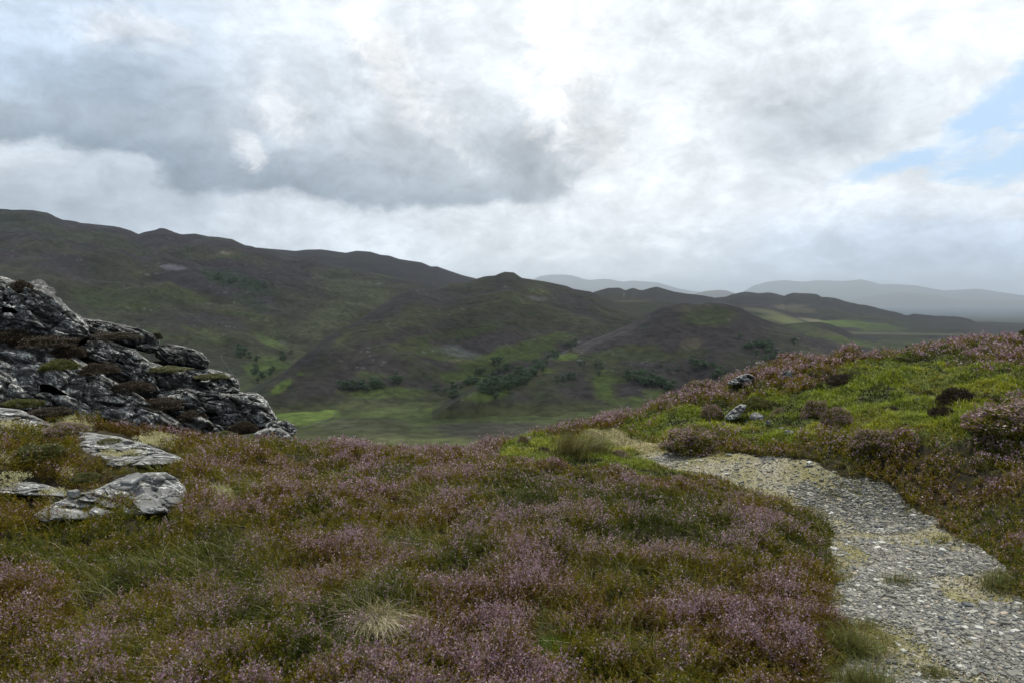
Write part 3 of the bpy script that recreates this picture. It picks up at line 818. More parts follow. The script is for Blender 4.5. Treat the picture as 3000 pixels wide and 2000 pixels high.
def make_ground():
    az = np.linspace(RAD(-75), RAD(75), 760)
    r = np.concatenate([np.geomspace(0.7, 17, 620), np.geomspace(17.2, 118, 60)])[:, None]
    X = np.sin(az)[None] * r; Y = np.cos(az)[None] * r
    Z = zground(X, Y)
    zn = zone(X, Y)
    n1 = fbm(X * 1.8, Y * 1.8, 55, 5)
    g = zn['green'][..., None]
    c = np.array([0.020, 0.016, 0.008]) * (1 + 0.5 * n1[..., None])
    c = c * (1 - g) + np.array([0.050, 0.066, 0.012]) * (1 + 0.5 * n1[..., None]) * g
    t = zn['track'][..., None]; c = c * (1 - t) + np.array([0.16, 0.14, 0.07]) * t
    far = sstep(16, 26, r)[..., None]; c = c * (1 - far) + HEATH * far
    o = build("ground", np.stack([X, Y, Z], -1).reshape(-1, 3), gridfaces(len(r), len(az)), M_SOIL, colors=c.reshape(-1, 3))
    tag(o, kind="structure", label="dark peaty ground under the heather")


M_SOIL = land_mat("peat_soil", 6.0, 0.6, amt=0.4)
make_ground()


# ------------------------------------------------------------------ path sheet
def resample(P, n):
    d = np.concatenate([[0], np.cumsum(np.linalg.norm(np.diff(P[:, :2], axis=0), axis=1))])
    t = np.linspace(0, d[-1], n)
    return np.stack([np.interp(t, d, P[:, k]) for k in range(2)], -1)


def make_path():
    n, m = 420, 90
    L = resample(PLw, n); R = resample(PRw, n)
    w = np.linspace(-0.07, 1.07, m)[None, :, None]
    XY = L[:, None, :] * (1 - w) + R[:, None, :] * w
    X, Y = XY[..., 0], XY[..., 1]
    Z = zbase(X, Y) + 0.006 + 0.010 * fbm(X * 5, Y * 5, 501, 4) - 0.012
    edge = np.abs(np.linspace(-1.07, 1.07, m))[None, :]
    Z = Z - 0.05 * sstep(0.97, 1.07, edge)
    mt = bpy.data.materials.new("grit"); mt.use_nodes = True
    g = N(mt.node_tree); out = g.n('ShaderNodeOutputMaterial'); b = g.n('ShaderNodeBsdfPrincipled'); g.t.links.new(b.outputs[0], out.inputs[0])
    b.inputs['Roughness'].default_value = 0.9
    tc = g.n('ShaderNodeTexCoord'); vo = g.n('ShaderNodeTexVoronoi', ins={'Scale': 70.0, 'Vector': tc.outputs['Object'], 'Randomness': 1.0})
    col = g.ramp(g.n('ShaderNodeSeparateColor', ins={0: vo.outputs['Color']}).outputs[0], [(0.0, (0.06, 0.055, 0.04)), (0.5, (0.17, 0.155, 0.11)), (1.0, (0.30, 0.28, 0.22))])
    n1 = g.noise(tc.outputs['Object'], 2.6, 5, 0.6)
    mk = g.ramp(n1.outputs['Fac'], [(0.40, 0.0), (0.62, 0.85)])
    n2 = g.noise(tc.outputs['Object'], 40, 4, 0.7)
    mossc = g.ramp(n2.outputs['Fac'], [(0.3, (0.06, 0.055, 0.012)), (0.7, (0.20, 0.18, 0.05))])
    g.t.links.new(g.mix(mk, col, mossc), b.inputs['Base Color'])
    bp = g.n('ShaderNodeBump', ins={'Strength': 0.8, 'Distance': 0.01, 'Height': vo.outputs['Distance']}); g.t.links.new(bp.outputs[0], b.inputs['Normal'])
    o = build("path", np.stack([X, Y, Z], -1).reshape(-1, 3), gridfaces(n, m), mt)
    tag(o, kind="structure", label="stony footpath curving up from the right corner")


make_path()


def zpath(x, y):
    return zbase(x, y) - 0.006 + 0.010 * fbm(x * 5, y * 5, 501, 4)


# ------------------------------------------------------------------ scatter of points, even over the picture, r from near to far
def scatter(n, r0=1.9, r1=17.0, a0=-46, a1=46, rg=RNG, near_pow=1.0):
    az = np.radians(rg.uniform(a0, a1, n)); r = r0 * (r1 / r0) ** (rg.uniform(0, 1, n) ** near_pow)
    return np.sin(az) * r, np.cos(az) * r


STONE_MAT = None


def stone_mat():
    global STONE_MAT
    if STONE_MAT: return STONE_MAT
    m = bpy.data.materials.new("slate_chips"); m.use_nodes = True
    g = N(m.node_tree); out = g.n('ShaderNodeOutputMaterial'); b = g.n('ShaderNodeBsdfPrincipled'); g.t.links.new(b.outputs[0], out.inputs[0])
    b.inputs['Roughness'].default_value = 0.6; b.inputs['Specular IOR Level'].default_value = 0.4
    at = g.n('ShaderNodeAttribute', attribute_name='Col'); tc = g.n('ShaderNodeTexCoord')
    nz = g.noise(tc.outputs['Object'], 60, 4, 0.7)
    c = g.mix(1.0, at.outputs['Color'], g.ramp(nz.outputs['Fac'], [(0.3, 0.75), (0.7, 1.25)]), 'MULTIPLY')
    g.t.links.new(c, b.inputs['Base Color'])
    STONE_MAT = m; return m


def make_gravel():
    rg = np.random.default_rng(77)
    x, y = scatter(620000, 2.3, 9.2, -5, 46, rg)
    pd = path_d(x, y)
    keep = pd < -0.005
    x, y, pd = x[keep], y[keep], pd[keep]
    moss = sstep(-0.18, 0.36, fbm(x * 2.6, y * 2.6, 555, 4) * 1.25 + 0.28 * sstep(4.0, 7.5, np.hypot(x, y)) + 0.10)
    keep = rg.uniform(size=len(x)) > moss * 0.93
    x, y, pd = x[keep], y[keep], pd[keep]
    u, v = uv_of(x, y, zbase(x, y)); k = (v < 2300) & (u < 3450) & (u > 1850)
    x, y, pd = x[k], y[k], pd[k]
    n = min(len(x), 130000); x, y, pd = x[:n], y[:n], pd[:n]
    r = np.hypot(x, y)
    L = np.exp(rg.normal(math.log(0.0066), 0.52, n)) * (0.6 + 0.09 * r)
    L = np.minimum(L, 0.034)
    W = L * rg.uniform(0.45, 0.9, n); T = L * rg.uniform(0.10, 0.22, n)
    ang = rg.normal(0.1, 0.9, n); ca, sa = np.cos(ang), np.sin(ang)
    tx, ty = rg.normal(0, 0.09, n), rg.normal(0.0, 0.09, n)
    base = np.array([(-1, -1), (1, -1), (1, 1), (-1, 1)], float)
    V = np.empty((n, 8, 3))
    for k in range(4):
        px = base[k, 0] * L * rg.uniform(0.55, 1.0, n); py = base[k, 1] * W * rg.uniform(0.55, 1.0, n)
        X = px * ca - py * sa; Y = px * sa + py * ca
        for j, (sc_, zz) in enumerate(((0.85, T), (1.05, -T))):
            V[:, k + 4 * j, 0] = X * sc_; V[:, k + 4 * j, 1] = Y * sc_; V[:, k + 4 * j, 2] = zz + (X * tx + Y * ty)
    z = zpath(x, y) + T * 0.6 + rg.uniform(0, 0.006, n)
    V += np.stack([x, y, z], -1)[:, None, :]
    q = np.array([(0, 1, 2, 3), (0, 4, 5, 1), (1, 5, 6, 2), (2, 6, 7, 3), (3, 7, 4, 0)])
    F = (np.arange(n)[:, None, None] * 8 + q[None]).reshape(-1, 4)
    t = rg.uniform(size=n)[:, None]
    c = np.array([0.128, 0.125, 0.105]) * (0.5 + 1.05 * rg.uniform(size=(n, 1)) ** 1.3)
    c = np.where(t > 0.94, np.array([0.34, 0.34, 0.31]), c); c = np.where((t > 0.87) & (t < 0.9), np.array([0.24, 0.20, 0.15]), c)
    c = np.where(t < 0.12, np.array([0.05, 0.055, 0.06]), c)
    o = build("gravel", V.reshape(-1, 3), F, stone_mat(), smooth=False, colors=np.repeat(c, 5, axis=0))
    tag(o, kind="stuff", label="loose grey slate chips covering the footpath")


make_gravel()


# ------------------------------------------------------------------ plants: sprigs, blades, cushions
def rand_unit(n, rg, zscale=1.0, zmin=None):
    d = rg.normal(size=(n, 3)); d[:, 2] *= zscale
    if zmin is not None: d[:, 2] = np.abs(d[:, 2]) + zmin
    return d / np.linalg.norm(d, axis=1)[:, None]


C_LEAF = np.array([[0.048, 0.060, 0.004], [0.094, 0.094, 0.004], [0.148, 0.122, 0.005], [0.126, 0.086, 0.006], [0.090, 0.052, 0.008]])
C_FLOW = np.array([[0.26, 0.155, 0.205], [0.31, 0.205, 0.245], [0.175, 0.098, 0.138], [0.38, 0.31, 0.315], [0.24, 0.155, 0.13]])


def sprigs(x, y, z, h, K, leaf, flower, leafcol, rg, lean=0.25, flowcol=None, up=None):
    """Heather sprigs as small leaf and floret triangles; arrays per sprig, K leaves each."""
    n = len(x)
    d = rg.normal(0, lean, (n, 3)); d[:, 2] = 1.0
    if up is not None: d = d + up
    d /= np.linalg.norm(d, axis=1)[:, None]
    t = rg.uniform(0.12, 1.0, (n, K))
    stem = np.stack([x, y, z], -1)[:, None, :] + d[:, None, :] * (t * h[:, None])[..., None]
    N_ = n * K
    off = rg.normal(size=(N_, 3)) * 0.34 * np.repeat(leaf, K)[:, None]
    p = stem.reshape(-1, 3) + off
    a = rand_unit(N_, rg, 0.8) + np.repeat(d, K, axis=0) * 0.9; a /= np.linalg.norm(a, axis=1)[:, None]
    sd = np.cross(a, rand_unit(N_, rg)); sd /= np.linalg.norm(sd, axis=1)[:, None] + 1e-9
    isf = (t.reshape(-1) > 0.66) & (rg.uniform(size=N_) < np.repeat(flower, K))
    l = np.repeat(leaf, K) * rg.uniform(0.6, 1.3, N_) * np.where(isf, 0.72, 1.0)
    w = l * np.where(isf, 0.85, 0.36)
    V = np.stack([p - sd * (w / 2)[:, None], p + sd * (w / 2)[:, None], p + a * l[:, None]], 1)
    lc = np.repeat(leafcol, K, axis=0) * rg.uniform(0.65, 1.4, (N_, 1))
    fc = (C_FLOW[rg.integers(0, 5, N_)] if flowcol is None else np.repeat(flowcol, K, axis=0)) * rg.uniform(0.7, 1.25, (N_, 1))
    return V.reshape(-1, 3), np.where(isf[:, None], fc, lc)


def blades(x, y, z, h, w, col, rg, lean=0.5, wind=(0.25, -0.1), seg=3):
    """Curved grass blades, seg quads each."""
    n = len(x)
    a = rg.uniform(0, 2 * math.pi, n); ln = np.abs(rg.normal(0, lean, n)) + 0.1
    dx = np.cos(a) * ln + wind[0]; dy = np.sin(a) * ln + wind[1]
    sx, sy = -np.sin(a + rg.normal(0, .5, n)), np.cos(a)
    V = np.empty((n, seg + 1, 2, 3))
    for k in range(seg + 1):
        t = k / seg
        zz = z + h * (t - 0.38 * t * t * np.minimum(1.2, np.hypot(dx, dy)))
        cx = x + dx * h * t ** 1.6; cy = y + dy * h * t ** 1.6
        ww = w * (1 - 0.85 * t) / 2
        for j, sg in enumerate((-1, 1)):
            V[:, k, j, 0] = cx + sg * sx * ww; V[:, k, j, 1] = cy + sg * sy * ww; V[:, k, j, 2] = zz
    f = np.array([[2 * k, 2 * k + 1, 2 * k + 3, 2 * k + 2] for k in range(seg)])
    F = (np.arange(n)[:, None, None] * (2 * (seg + 1)) + f[None]).reshape(-1, 4)
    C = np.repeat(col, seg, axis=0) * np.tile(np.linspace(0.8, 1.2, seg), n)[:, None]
    return V.reshape(-1, 3), F, C


LICHEN_SPOTS = [(30, 1250, 90, 16), (215, 1262, 60, 20), (75, 1285, 70, 16), (10, 1362, 26, 22), (20, 1425, 60, 22), (470, 1305, 80, 12), (370, 1338, 70, 16), (160, 1470, 40, 14), (640, 1480, 45, 30), (200, 1412, 26, 12), (570, 1300, 60, 8)]
GRASSY = [(270, 1715, 130, 60), (560, 1690, 150, 80), (720, 1650, 110, 60), (1110, 1830, 110, 90), (1620, 1870, 70, 30), (700, 1500, 90, 70), (400, 1385, 110, 30), (640, 1560, 60, 50), (1200, 1640, 120, 50), (120, 1620, 90, 40),
          (350, 1850, 70, 40), (850, 1780, 120, 60), (1000, 1390, 80, 20), (1270, 1480, 60, 30), (2500, 1870, 60, 60), (480, 1960, 160, 60), (1450, 1960, 200, 40), (1760, 1720, 90, 40)]


def blobmask(u, v, spots, wob):
    m = np.zeros(len(u))
    for (a, b, ru, rv) in spots:
        q = np.sqrt(((u - a) / ru) ** 2 + ((v - b) / rv) ** 2)
        m = np.maximum(m, 1 - sstep(0.6, 1.15, q + wob))
    return m


def heath_fields(x, y, zn):
    u, v = zn['u'], zn['v']
    n1 = fbm(x * 0.9, y * 0.9, 601, 4) * 1.5; n2 = fbm(x * 2.6, y * 2.6, 602, 4) * 1.5; n3 = fbm(x * 6.5, y * 6.5, 603, 3) * 1.4
    # flowering is thickest on the skyline and beside the path, thin by the rocks at the left
    rich = 0.20 + 0.22 * sstep(600, 1100, u) - 0.30 * sstep(700, 250, u) * sstep(1850, 1500, v) + 0.30 * sstep(1420, 1300, v) * sstep(800, 1000, u) + 0.30 * sstep(2350, 2600, u) + 0.12 * sstep(1800, 1950, v) * sstep(1500, 1000, u) - 0.12 * sstep(1700, 1900, v) * sstep(1100, 1500, u) - 0.22 * sstep(1240, 1180, v) * sstep(1700, 1900, u)
    fl = np.clip(rich + 0.10 + 0.22 * n2 + 0.52 * n3 + 0.10 * n1, 0.0, 1.0)
    wob = 0.5 * n3
    grass = blobmask(u, v, GRASSY, wob)
    grass = np.maximum(grass, 0.35 * sstep(0.35, 0.7, fbm(x * 1.6, y * 1.6, 611, 4) * 1.5) * sstep(2300, 2000, u))
    lich = blobmask(u, v, LICHEN_SPOTS, wob * 0.8)
    bush = np.clip(0.5 + 0.65 * n3 + 0.35 * n2, 0, 1)
    return dict(fl=fl, grass=grass, lich=lich, bush=bush, n1=n1, n2=n2, n3=n3)


BARE = []      # polygons of bare rock in the frame, filled in below
BARE += [[(-80, 1240), (20, 1240), (34, 1262), (20, 1300), (-80, 1305)], [(235, 1262), (330, 1275), (430, 1300), (530, 1338), (550, 1365), (480, 1385), (330, 1385), (240, 1365), (225, 1300)],
         [(-80, 1190), (60, 1200), (130, 1232), (195, 1268), (150, 1300), (20, 1298), (-80, 1285)], [(-60, 1388), (20, 1390), (90, 1408), (195, 1440), (190, 1475), (100, 1475), (-60, 1460)],
         [(110, 1505), (220, 1448), (290, 1433), (340, 1412), (400, 1400), (480, 1400), (540, 1425), (548, 1465), (500, 1475), (420, 1462), (380, 1452), (300, 1470), (200, 1495)],
         [(560, 1512), (628, 1512), (628, 1548), (568, 1548)]]


def make_vegetation():
    rg = np.random.default_rng(2024)
    x, y = scatter(400000, 1.9, 17.0, -58, 56, rg, 0.92)
    zn = zone(x, y); F = heath_fields(x, y, zn)
    u, v = zn['u'], zn['v']; r = np.hypot(x, y)
    bare = np.zeros(len(x), bool)
    for p in BARE: bare |= sdist(u, v, np.array(p, float)) < 0
    z = zground(x, y, zn['pd'])
    open_ = (zn['pd'] > -0.01) & ~bare
    # ---- heather
    pr = (1 - zn['green']) * (1 - zn['track']) * (1 - 0.3 * F['grass']) * (1 - 0.9 * F['lich']) * (0.25 + 0.75 * sstep(0.1, 0.5, F['bush']))
    k = open_ & (rg.uniform(size=len(x)) < pr)
    X, Y, Z, R = x[k], y[k], z[k], r[k]
    nearpath = sstep(0.0, 0.25 + 0.5 * sstep(5.0, 7.0, R), zn['pd'][k])
    h = (0.042 + 0.135 * F['bush'][k] ** 1.3 + 0.018 * rg.normal(size=k.sum())).clip(0.03, 0.28) * (0.45 + 0.55 * nearpath)
    uu, vv = u[k], v[k]
    h = h * (1 - 0.5 * sstep(1380, 1480, uu) * sstep(2080, 1960, uu) * sstep(1330, 1350, vv) * sstep(1450, 1400, vv))
    fl = F['fl'][k] * (0.5 + 0.5 * nearpath) * (0.55 + 0.6 * F['bush'][k])
    fl = np.where(rg.uniform(size=len(fl)) < 0.12 + 0.70 * fl, 0.25 + fl * 0.7, 0.02)
    tone = np.clip((F['n1'][k] * 1.2 + F['n2'][k] * 1.2 + rg.normal(0, 0.5, len(X)) + 1.6) / 3.2 * 5, 0, 4.99).astype(int)
    lc = C_LEAF[tone]
    tot_v, tot_c = [], []
    for lo, hi, K in ((0, 3.6, 26), (3.6, 6, 19), (6, 30, 13)):
        m = (R >= lo) & (R < hi)
        leaf = np.maximum(0.0125, 0.0031 * R[m]) 
        V, C = sprigs(X[m], Y[m], Z[m], h[m], K, leaf, fl[m], lc[m], rg, lean=0.28)
        tot_v.append(V); tot_c.append(C)
    V = np.concatenate(tot_v); C = np.concatenate(tot_c)
    o = build("heather", V, np.arange(len(V)).reshape(-1, 3), M_PLANT, smooth=False, colors=C)
    tag(o, kind="stuff", label="low flowering heather covering the near ground, mauve over olive")
    # ---- grass between the heather
    pg = np.clip(F['grass'] * 0.24 + 0.02, 0, 1) * (1 - zn['green'])
    k = open_ & (rg.uniform(size=len(x)) < pg)
    X, Y, Z, R = (np.repeat(q[k], 2) + (rg.normal(0, 0.012, 2 * k.sum()) if i < 2 else 0) for i, q in enumerate((x, y, z, r)))
    n = len(X); t = rg.uniform(size=(n, 1))
    gg = np.repeat(F['n2'][k], 2)[:, None]
    col = np.where(t < 0.20, [0.32, 0.30, 0.16], np.where(t < 0.6, [0.115, 0.118, 0.010], [0.070, 0.100, 0.010])) * rg.uniform(0.7, 1.3, (n, 1))
    col = np.where((gg > 0.25) & (t > 0.1), col * [1.3, 1.0, 0.7], col)
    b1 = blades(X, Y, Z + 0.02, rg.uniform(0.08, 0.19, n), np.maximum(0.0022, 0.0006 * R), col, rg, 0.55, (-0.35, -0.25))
    # ---- short turf of the green knoll, the lea and the track
    x2, y2 = scatter(300000, 5.5, 15.5, -6, 47, rg)
    z2n = zone(x2, y2)
    k = (rg.uniform(size=len(x2)) < z2n['green'] * (1 - 0.35 * z2n['track'])) & (z2n['pd'] > 0.0)
    X, Y = x2[k], y2[k]; Z = zground(X, Y, z2n['pd'][k]); R = np.hypot(X, Y); n = len(X)
    a = fbm(X * 1.1, Y * 1.1, 701, 4)[:, None] * 1.5; b_ = fbm(X * 3.2, Y * 3.2, 702, 4)[:, None] * 1.5
    col = np.array([0.118, 0.146, 0.009]) * (1 + 0.45 * b_) + sstep(0.0, 0.5, a) * np.array([0.07, 0.045, 0.004]) - sstep(0.05, 0.5, -b_ - 0.4 * a) * np.array([0.070, 0.092, 0.006])
    tr = z2n['track'][k][:, None]; col = col * (1 - tr) + np.array([0.26, 0.23, 0.115]) * tr
    st = rg.uniform(size=(n, 1)) < 0.07; col = np.where(st, [0.24, 0.22, 0.10], col)
    col = np.clip(col, 0.008, 1) * rg.uniform(0.75, 1.3, (n, 1))
    hh = rg.uniform(0.025, 0.07, n) * (1 + 0.7 * b_[:, 0]).clip(0.35, 2) * (1 - 0.5 * tr[:, 0])
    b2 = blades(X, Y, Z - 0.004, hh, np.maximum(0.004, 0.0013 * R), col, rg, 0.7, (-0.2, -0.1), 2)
    # ---- weeds and moss creeping onto the path edges and middle
    x3, y3 = scatter(120000, 2.3, 9.3, -5, 46, rg); pd = path_d(x3, y3)
    ms = sstep(-0.18, 0.36, fbm(x3 * 2.6, y3 * 2.6, 555, 4) * 1.25 + 0.28 * sstep(4.0, 7.5, np.hypot(x3, y3)) + 0.10) * 0.8
    ed = sstep(-0.10, 0.03, pd) * sstep(-0.3, 0.3, fbm(x3 * 4, y3 * 4, 557, 3) * 1.5)
    k = (pd < 0.03) & (rg.uniform(size=len(x3)) < np.maximum(ms * sstep(0.03, 0.12, -pd), ed * 0.6))
    X, Y = x3[k], y3[k]; n = len(X); t = rg.uniform(size=(n, 1))
    col = np.where(t < 0.5, [0.24, 0.22, 0.07], np.where(t < 0.8, [0.13, 0.14, 0.025], [0.24, 0.17, 0.09])) * rg.uniform(0.7, 1.25, (n, 1))
    b3 = blades(X, Y, zpath(X, Y), rg.uniform(0.006, 0.022, n) * (1 + 1.2 * ed[k]), np.full(n, 0.005), col, rg, 0.9, (0, 0), 2)
    # ---- ragged fringe hanging over both path edges
    x5, y5 = scatter(260000, 2.2, 9.4, -5, 46, rg); pd5 = path_d(x5, y5); nf = fbm(x5 * 3.3, y5 * 3.3, 559, 4) * 1.5
    k = (pd5 > -0.02 - 0.16 * sstep(0.0, 0.6, nf)) & (pd5 < 0.10) & (rg.uniform(size=len(x5)) < 0.30 + 0.7 * sstep(-0.2, 0.4, nf))
    X, Y = x5[k], y5[k]; n = len(X); t = rg.uniform(size=(n, 1))
    col = np.where(t < 0.35, [0.20, 0.17, 0.06], np.where(t < 0.8, [0.115, 0.125, 0.012], [0.16, 0.09, 0.03])) * rg.uniform(0.7, 1.25, (n, 1))
    bf = blades(X, Y, zpath(X, Y) + 0.02 * sstep(-0.02, 0.1, pd5[k]), rg.uniform(0.015, 0.06, n), np.maximum(0.003, 0.0008 * np.hypot(X, Y)), col, rg, 0.9, (0, 0), 2)
    b3 = (np.concatenate([b3[0], bf[0]]), np.concatenate([b3[1], bf[1] + len(b3[0])]), np.concatenate([b3[2], bf[2]]))
    for nm, b, lab in (("grass", b1, "long bent green and straw grass growing through the heather"), ("turf", b2, "short bright green turf on the knoll and beside the path"), ("moss", b3, "yellow green moss and tiny weeds creeping over the path")):
        tag(build(nm, b[0], b[1], M_PLANT, smooth=False, colors=b[2]), kind="stuff", label=lab)
    # ---- pale lichen
    x4, y4 = scatter(90000, 3.5, 11, -44, -15, rg); zn4 = zone(x4, y4); F4 = heath_fields(x4, y4, zn4)
    k = rg.uniform(size=len(x4)) < F4['lich']
    X, Y = x4[k], y4[k]; Z = zground(X, Y, zn4['pd'][k]); n = len(X)
    if n:
        V, C = sprigs(X, Y, Z + 0.02 + 0.03 * F4['bush'][k], np.full(n, 0.045), 7, np.maximum(0.010, 0.0024 * np.hypot(X, Y)), np.zeros(n), np.tile([0.42, 0.40, 0.22], (n, 1)), rg, 0.8)
        tag(build("lichen", V, np.arange(len(V)).reshape(-1, 3), M_PLANT, smooth=False, colors=C), kind="stuff", label="cream reindeer lichen carpet between the pale slabs at left")


make_vegetation()


# ------------------------------------------------------------------ rocks
def rock_mat(name, lichen=0.5, dark=1.0, warm=0.0, dip=0.55):
    m = bpy.data.materials.new(name); m.use_nodes = True
    g = N(m.node_tree); out = g.n('ShaderNodeOutputMaterial'); b = g.n('ShaderNodeBsdfPrincipled'); g.t.links.new(b.outputs[0], out.inputs[0])
    b.inputs['Roughness'].default_value = 0.85; b.inputs['Specular IOR Level'].default_value = 0.25
    tc = g.n('ShaderNodeTexCoord')
    mp = g.n('ShaderNodeMapping', ins={'Vector': tc.outputs['Object'], 'Rotation': (0, dip, 0), 'Scale': (0.85, 0.9, 1.3)})
    P = mp.outputs[0]
    base = g.noise(P, 6.0, 9, 0.7, 0.3)
    col = g.ramp(base.outputs['Fac'], [(0.30, (0.012 * dark, 0.012 * dark, 0.012 * dark)), (0.48, (0.045 * dark, 0.046 * dark, 0.045 * dark)), (0.66, (0.095 * dark, 0.097 * dark, 0.095 * dark))])
    # crustose lichen: broken white-grey patches at two sizes
    l1 = g.noise(P, 8.5, 10, 0.78, 0.4)
    k1 = g.ramp(l1.outputs['Fac'], [(0.585 - 0.13 * lichen, 0.0), (0.625 - 0.13 * lichen, 1.0)])
    l2 = g.noise(tc.outputs['Object'], 38.0, 5, 0.7, 0.3)
    k2 = g.ramp(l2.outputs['Fac'], [(0.46, 0.15), (0.56, 1.0)])
    l3 = g.noise(tc.outputs['Object'], 1.1, 3, 0.6)
    k3 = g.ramp(l3.outputs['Fac'], [(0.34, 0.4), (0.54, 1.0)])
    k = g.math('MULTIPLY', g.math('MULTIPLY', k1, k2), k3)
    lc = g.ramp(l2.outputs['Fac'], [(0.4, (0.36, 0.37, 0.36)), (0.7, (0.62, 0.63, 0.61))])
    col = g.mix(k, col, lc)
    # dark moss in hollows and cracks of the colour
    mo = g.noise(P, 2.4, 6, 0.65, 0.6)
    km = g.ramp(mo.outputs['Fac'], [(0.60, 0.0), (0.66, 0.85)])
    col = g.mix(km, col, (0.026, 0.022, 0.013))
    g.t.links.new(col, b.inputs['Base Color'])
    hb = g.math('ADD', g.math('MULTIPLY', base.outputs['Fac'], 1.0), g.math('MULTIPLY', l2.outputs['Fac'], 0.25))
    bp = g.n('ShaderNodeBump', ins={'Strength': 0.6, 'Distance': 0.04, 'Height': hb}); g.t.links.new(bp.outputs[0], b.inputs['Normal'])
    return m


M_ROCK = rock_mat("lichened_schist", 0.62, 0.85)
M_ROCKD = rock_mat("dark_schist", 0.35, 0.75)
M_ROCKP = rock_mat("pale_schist", 0.55, 2.0, dip=0.35)
M_SLAB = rock_mat("grey_slab", 0.0, 3.0, dip=0.2)


def blocky(P, f, w, seed):
    """Fractured relief: nearest-cell steps, cells flattened across the bedding direction w."""
    d = P @ w
    Q = (P + (1.3 * d)[..., None] * w) * f
    Q = Q + 0.25 * np.stack([fbm3(P, f * 1.3, seed + k, 2) for k in range(3)], -1)
    shp = Q.shape[:-1]; Q = Q.reshape(-1, 3); C0 = np.floor(Q)
    best = np.full(len(Q), 1e9); second = np.full(len(Q), 1e9); val = np.zeros(len(Q))
    for i in (-1, 0, 1):
        for j in (-1, 0, 1):
            for k in (-1, 0, 1):
                c = C0 + (i, j, k)
                o = [_h(c[:, 0], c[:, 1], c[:, 2], seed + q) for q in range(6)]
                e = Q - c - np.stack(o[:3], -1)
                dd = (e * e).sum(1)
                vv = (o[3] - 0.5) + 0.9 * (e[:, 0] * (o[4] - 0.5) + e[:, 2] * (o[5] - 0.5) + e[:, 1] * (o[0] - 0.5))
                m = dd < best
                second = np.where(m, best, np.minimum(second, dd)); val = np.where(m, vv, val); best = np.where(m, dd, best)
    gap = np.sqrt(second) - np.sqrt(best)
    return val.reshape(shp), gap.reshape(shp)


